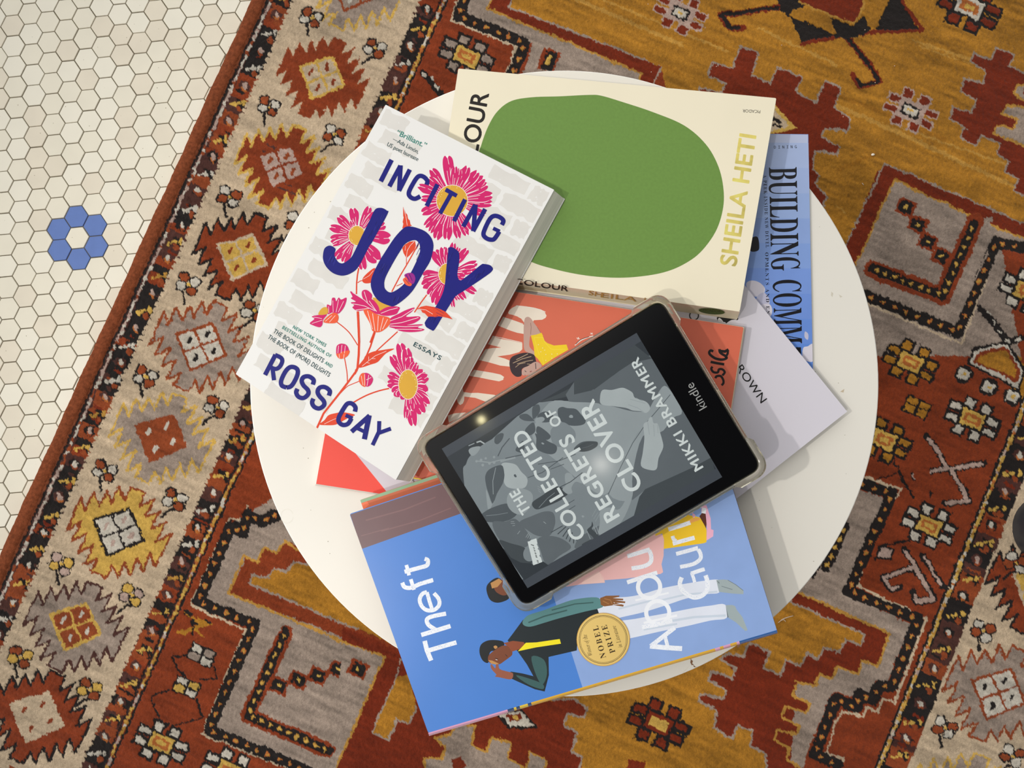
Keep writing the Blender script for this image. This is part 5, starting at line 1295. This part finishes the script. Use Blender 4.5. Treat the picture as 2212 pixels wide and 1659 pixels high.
loops=[(inner(.0002,0),zK-.0014),(inner(.0003,0),zK+.0004),(inner(.0009,0),zK+.0007),(outline(.0021),zK+.0004),(outline(.0025),zK-.0008),(outline(.0025),zK0),(outline(.0012),zK0-.0012),(inner(-.003,0),zK0-.0012),(inner(-.003,0),zK0+.0002),(inner(.0002,0),zK0+.0002)]
n=len(loops[0][0]); V=[(x,y,z) for lp,z in loops for x,y in lp]; Fc=[]
m_=len(loops)
for k in range(m_):
    for i in range(n):
        j=(i+1)%n; k2=(k+1)%m_; Fc.append((k*n+i,k*n+j,k2*n+j,k2*n+i))
# orientation
a,bb,c=(Vector(V[i]) for i in (Fc[3*n][0],Fc[3*n][1],Fc[3*n][2]))
nn=(bb-a).cross(c-a); cc=Vector(cK); 
if nn.dot(((a+bb+c)/3-cc))<0: Fc=[f[::-1] for f in Fc]
mb.mesh(V,Fc,clear); mb.build('bumper_case',er,smooth=False)
# ---------------- small things on the rug and at the right edge ----------------
def crumb(px,py,r,rgb,label,grp=None):
    p=U(px,py,RUG_Z+.001); bm=bmesh.new(); bmesh.ops.create_icosphere(bm,subdivisions=2,radius=r)
    for v in bm.verts: v.co=Vector((v.co.x*(1+random.uniform(-.2,.2)),v.co.y*(.7+random.uniform(-.15,.15)),v.co.z*.7))
    me=bpy.data.meshes.new('crumb'); bm.to_mesh(me); bm.free(); me.materials.append(principled('crumb_'+str(rgb[0]),rgb,.7,.2))
    o=bpy.data.objects.new('crumb',me); COL.objects.link(o); o.location=(p[0],p[1],RUG_Z+r*.5); tag(o,label,'crumb',grp)
crumb(1886,334,.0021,(236,230,216),'largest white crumb, lying on the gold field above the corner of the grey panel')
for x,y,lb in ((1548,143,'pink-white speck on the dark red stepped shape just above the cream book'),(1407,155,'tiny pale speck on the end of the red bar above the cream book'),(1689,97,'tiny pale speck on the gold under the black star shape'),(1933,142,'pale speck on the gold left of the small stepped red shape'),(1822,252,'pink speck at the right tip of the stepped red shape'),(1891,178,'white speck on the tip of the long black hooked line'),(1400,8,'pale speck on the gold beside the pink-edged rosette at the top'),(1869,64,'thin pale speck beside the branching of the black hooked line')): crumb(x,y,.0007,(226,196,178),lb,'crumbs scattered on the upper rug')
def thread(P,w,rgb,label,name='lint_thread'):
    pr=smooth([U(x,y,RUG_Z+.0012) for x,y in P],k=5); mb=MB(); n=6; V=[];Fc=[]
    for i,(x,y) in enumerate(pr):
        a=Vector(pr[max(i-1,0)]); b_=Vector(pr[min(i+1,len(pr)-1)]); d=(b_-a).normalized(); nx,ny=-d.y,d.x; r=w*(.6+.4*math.sin(math.pi*(i+.5)/len(pr)))
        for k in range(n):
            t=2*math.pi*k/n; V.append((x+nx*r*math.cos(t),y+ny*r*math.cos(t),RUG_Z+.0012+r*math.sin(t)))
    for i in range(len(pr)-1):
        for k in range(n): Fc.append((i*n+k,i*n+(k+1)%n,(i+1)*n+(k+1)%n,(i+1)*n+k))
    Fc+= [tuple(range(n))[::-1],tuple((len(pr)-1)*n+k for k in range(n))]
    mb.mesh(V,Fc,principled('lint',rgb,.9,.1)); p=V[0]; o=mb.build(name,None,smooth=True,origin=(p[0],p[1],RUG_Z)); tag(o,label,'lint'); return o
thread([(1683,1344),(1690,1338),(1700,1334),(1714,1330)],.0006,(190,170,150),'longer pale lint thread on the gold ground by the blue book corner')
thread([(1681,1345),(1688,1340),(1694,1339),(1697,1343)],.0005,(190,170,150),'short curled lint thread beside the blue book corner')
thread([(1862,395),(1866,400)],.0005,(214,206,180),'thin straw-like bit left of the small rosette on gold')
# dark round stand foot entering at the right edge
c=U(2288,1148,.03); mb=MB(); mdk=principled('dark_metal',(42,44,50),.45,.5,noise=.15,scale=60); mrim=principled('rim_metal',(92,92,94),.4,.5)
prof=[(.0,.052),(.026,.050),(.036,.045),(.0385,.040),(.0395,.036),(.0408,.034),(.0412,.030),(.0412,RUG_Z)]; N=72; V=[];Fi=[]
for r,z in prof[1:]:
    for i in range(N): V.append((c[0]+r*math.cos(2*math.pi*i/N),c[1]+r*math.sin(2*math.pi*i/N),z))
for k in range(len(prof)-2):
    for i in range(N): j=(i+1)%N; Fi.append((k*N+i,(k+1)*N+i,(k+1)*N+j,k*N+j))
mb.mesh(V,Fi[:3*N],mdk); mb.mesh(V,Fi[3*N:4*N],mrim); mb.mesh(V,Fi[4*N:],mdk); mb.face([V[i] for i in range(N)],mdk)
o=mb.build('stand_foot',None,smooth=True,origin=(c[0],c[1],RUG_Z)); tag(o,'dark round object with a pale rim, just entering at the right edge','stand')
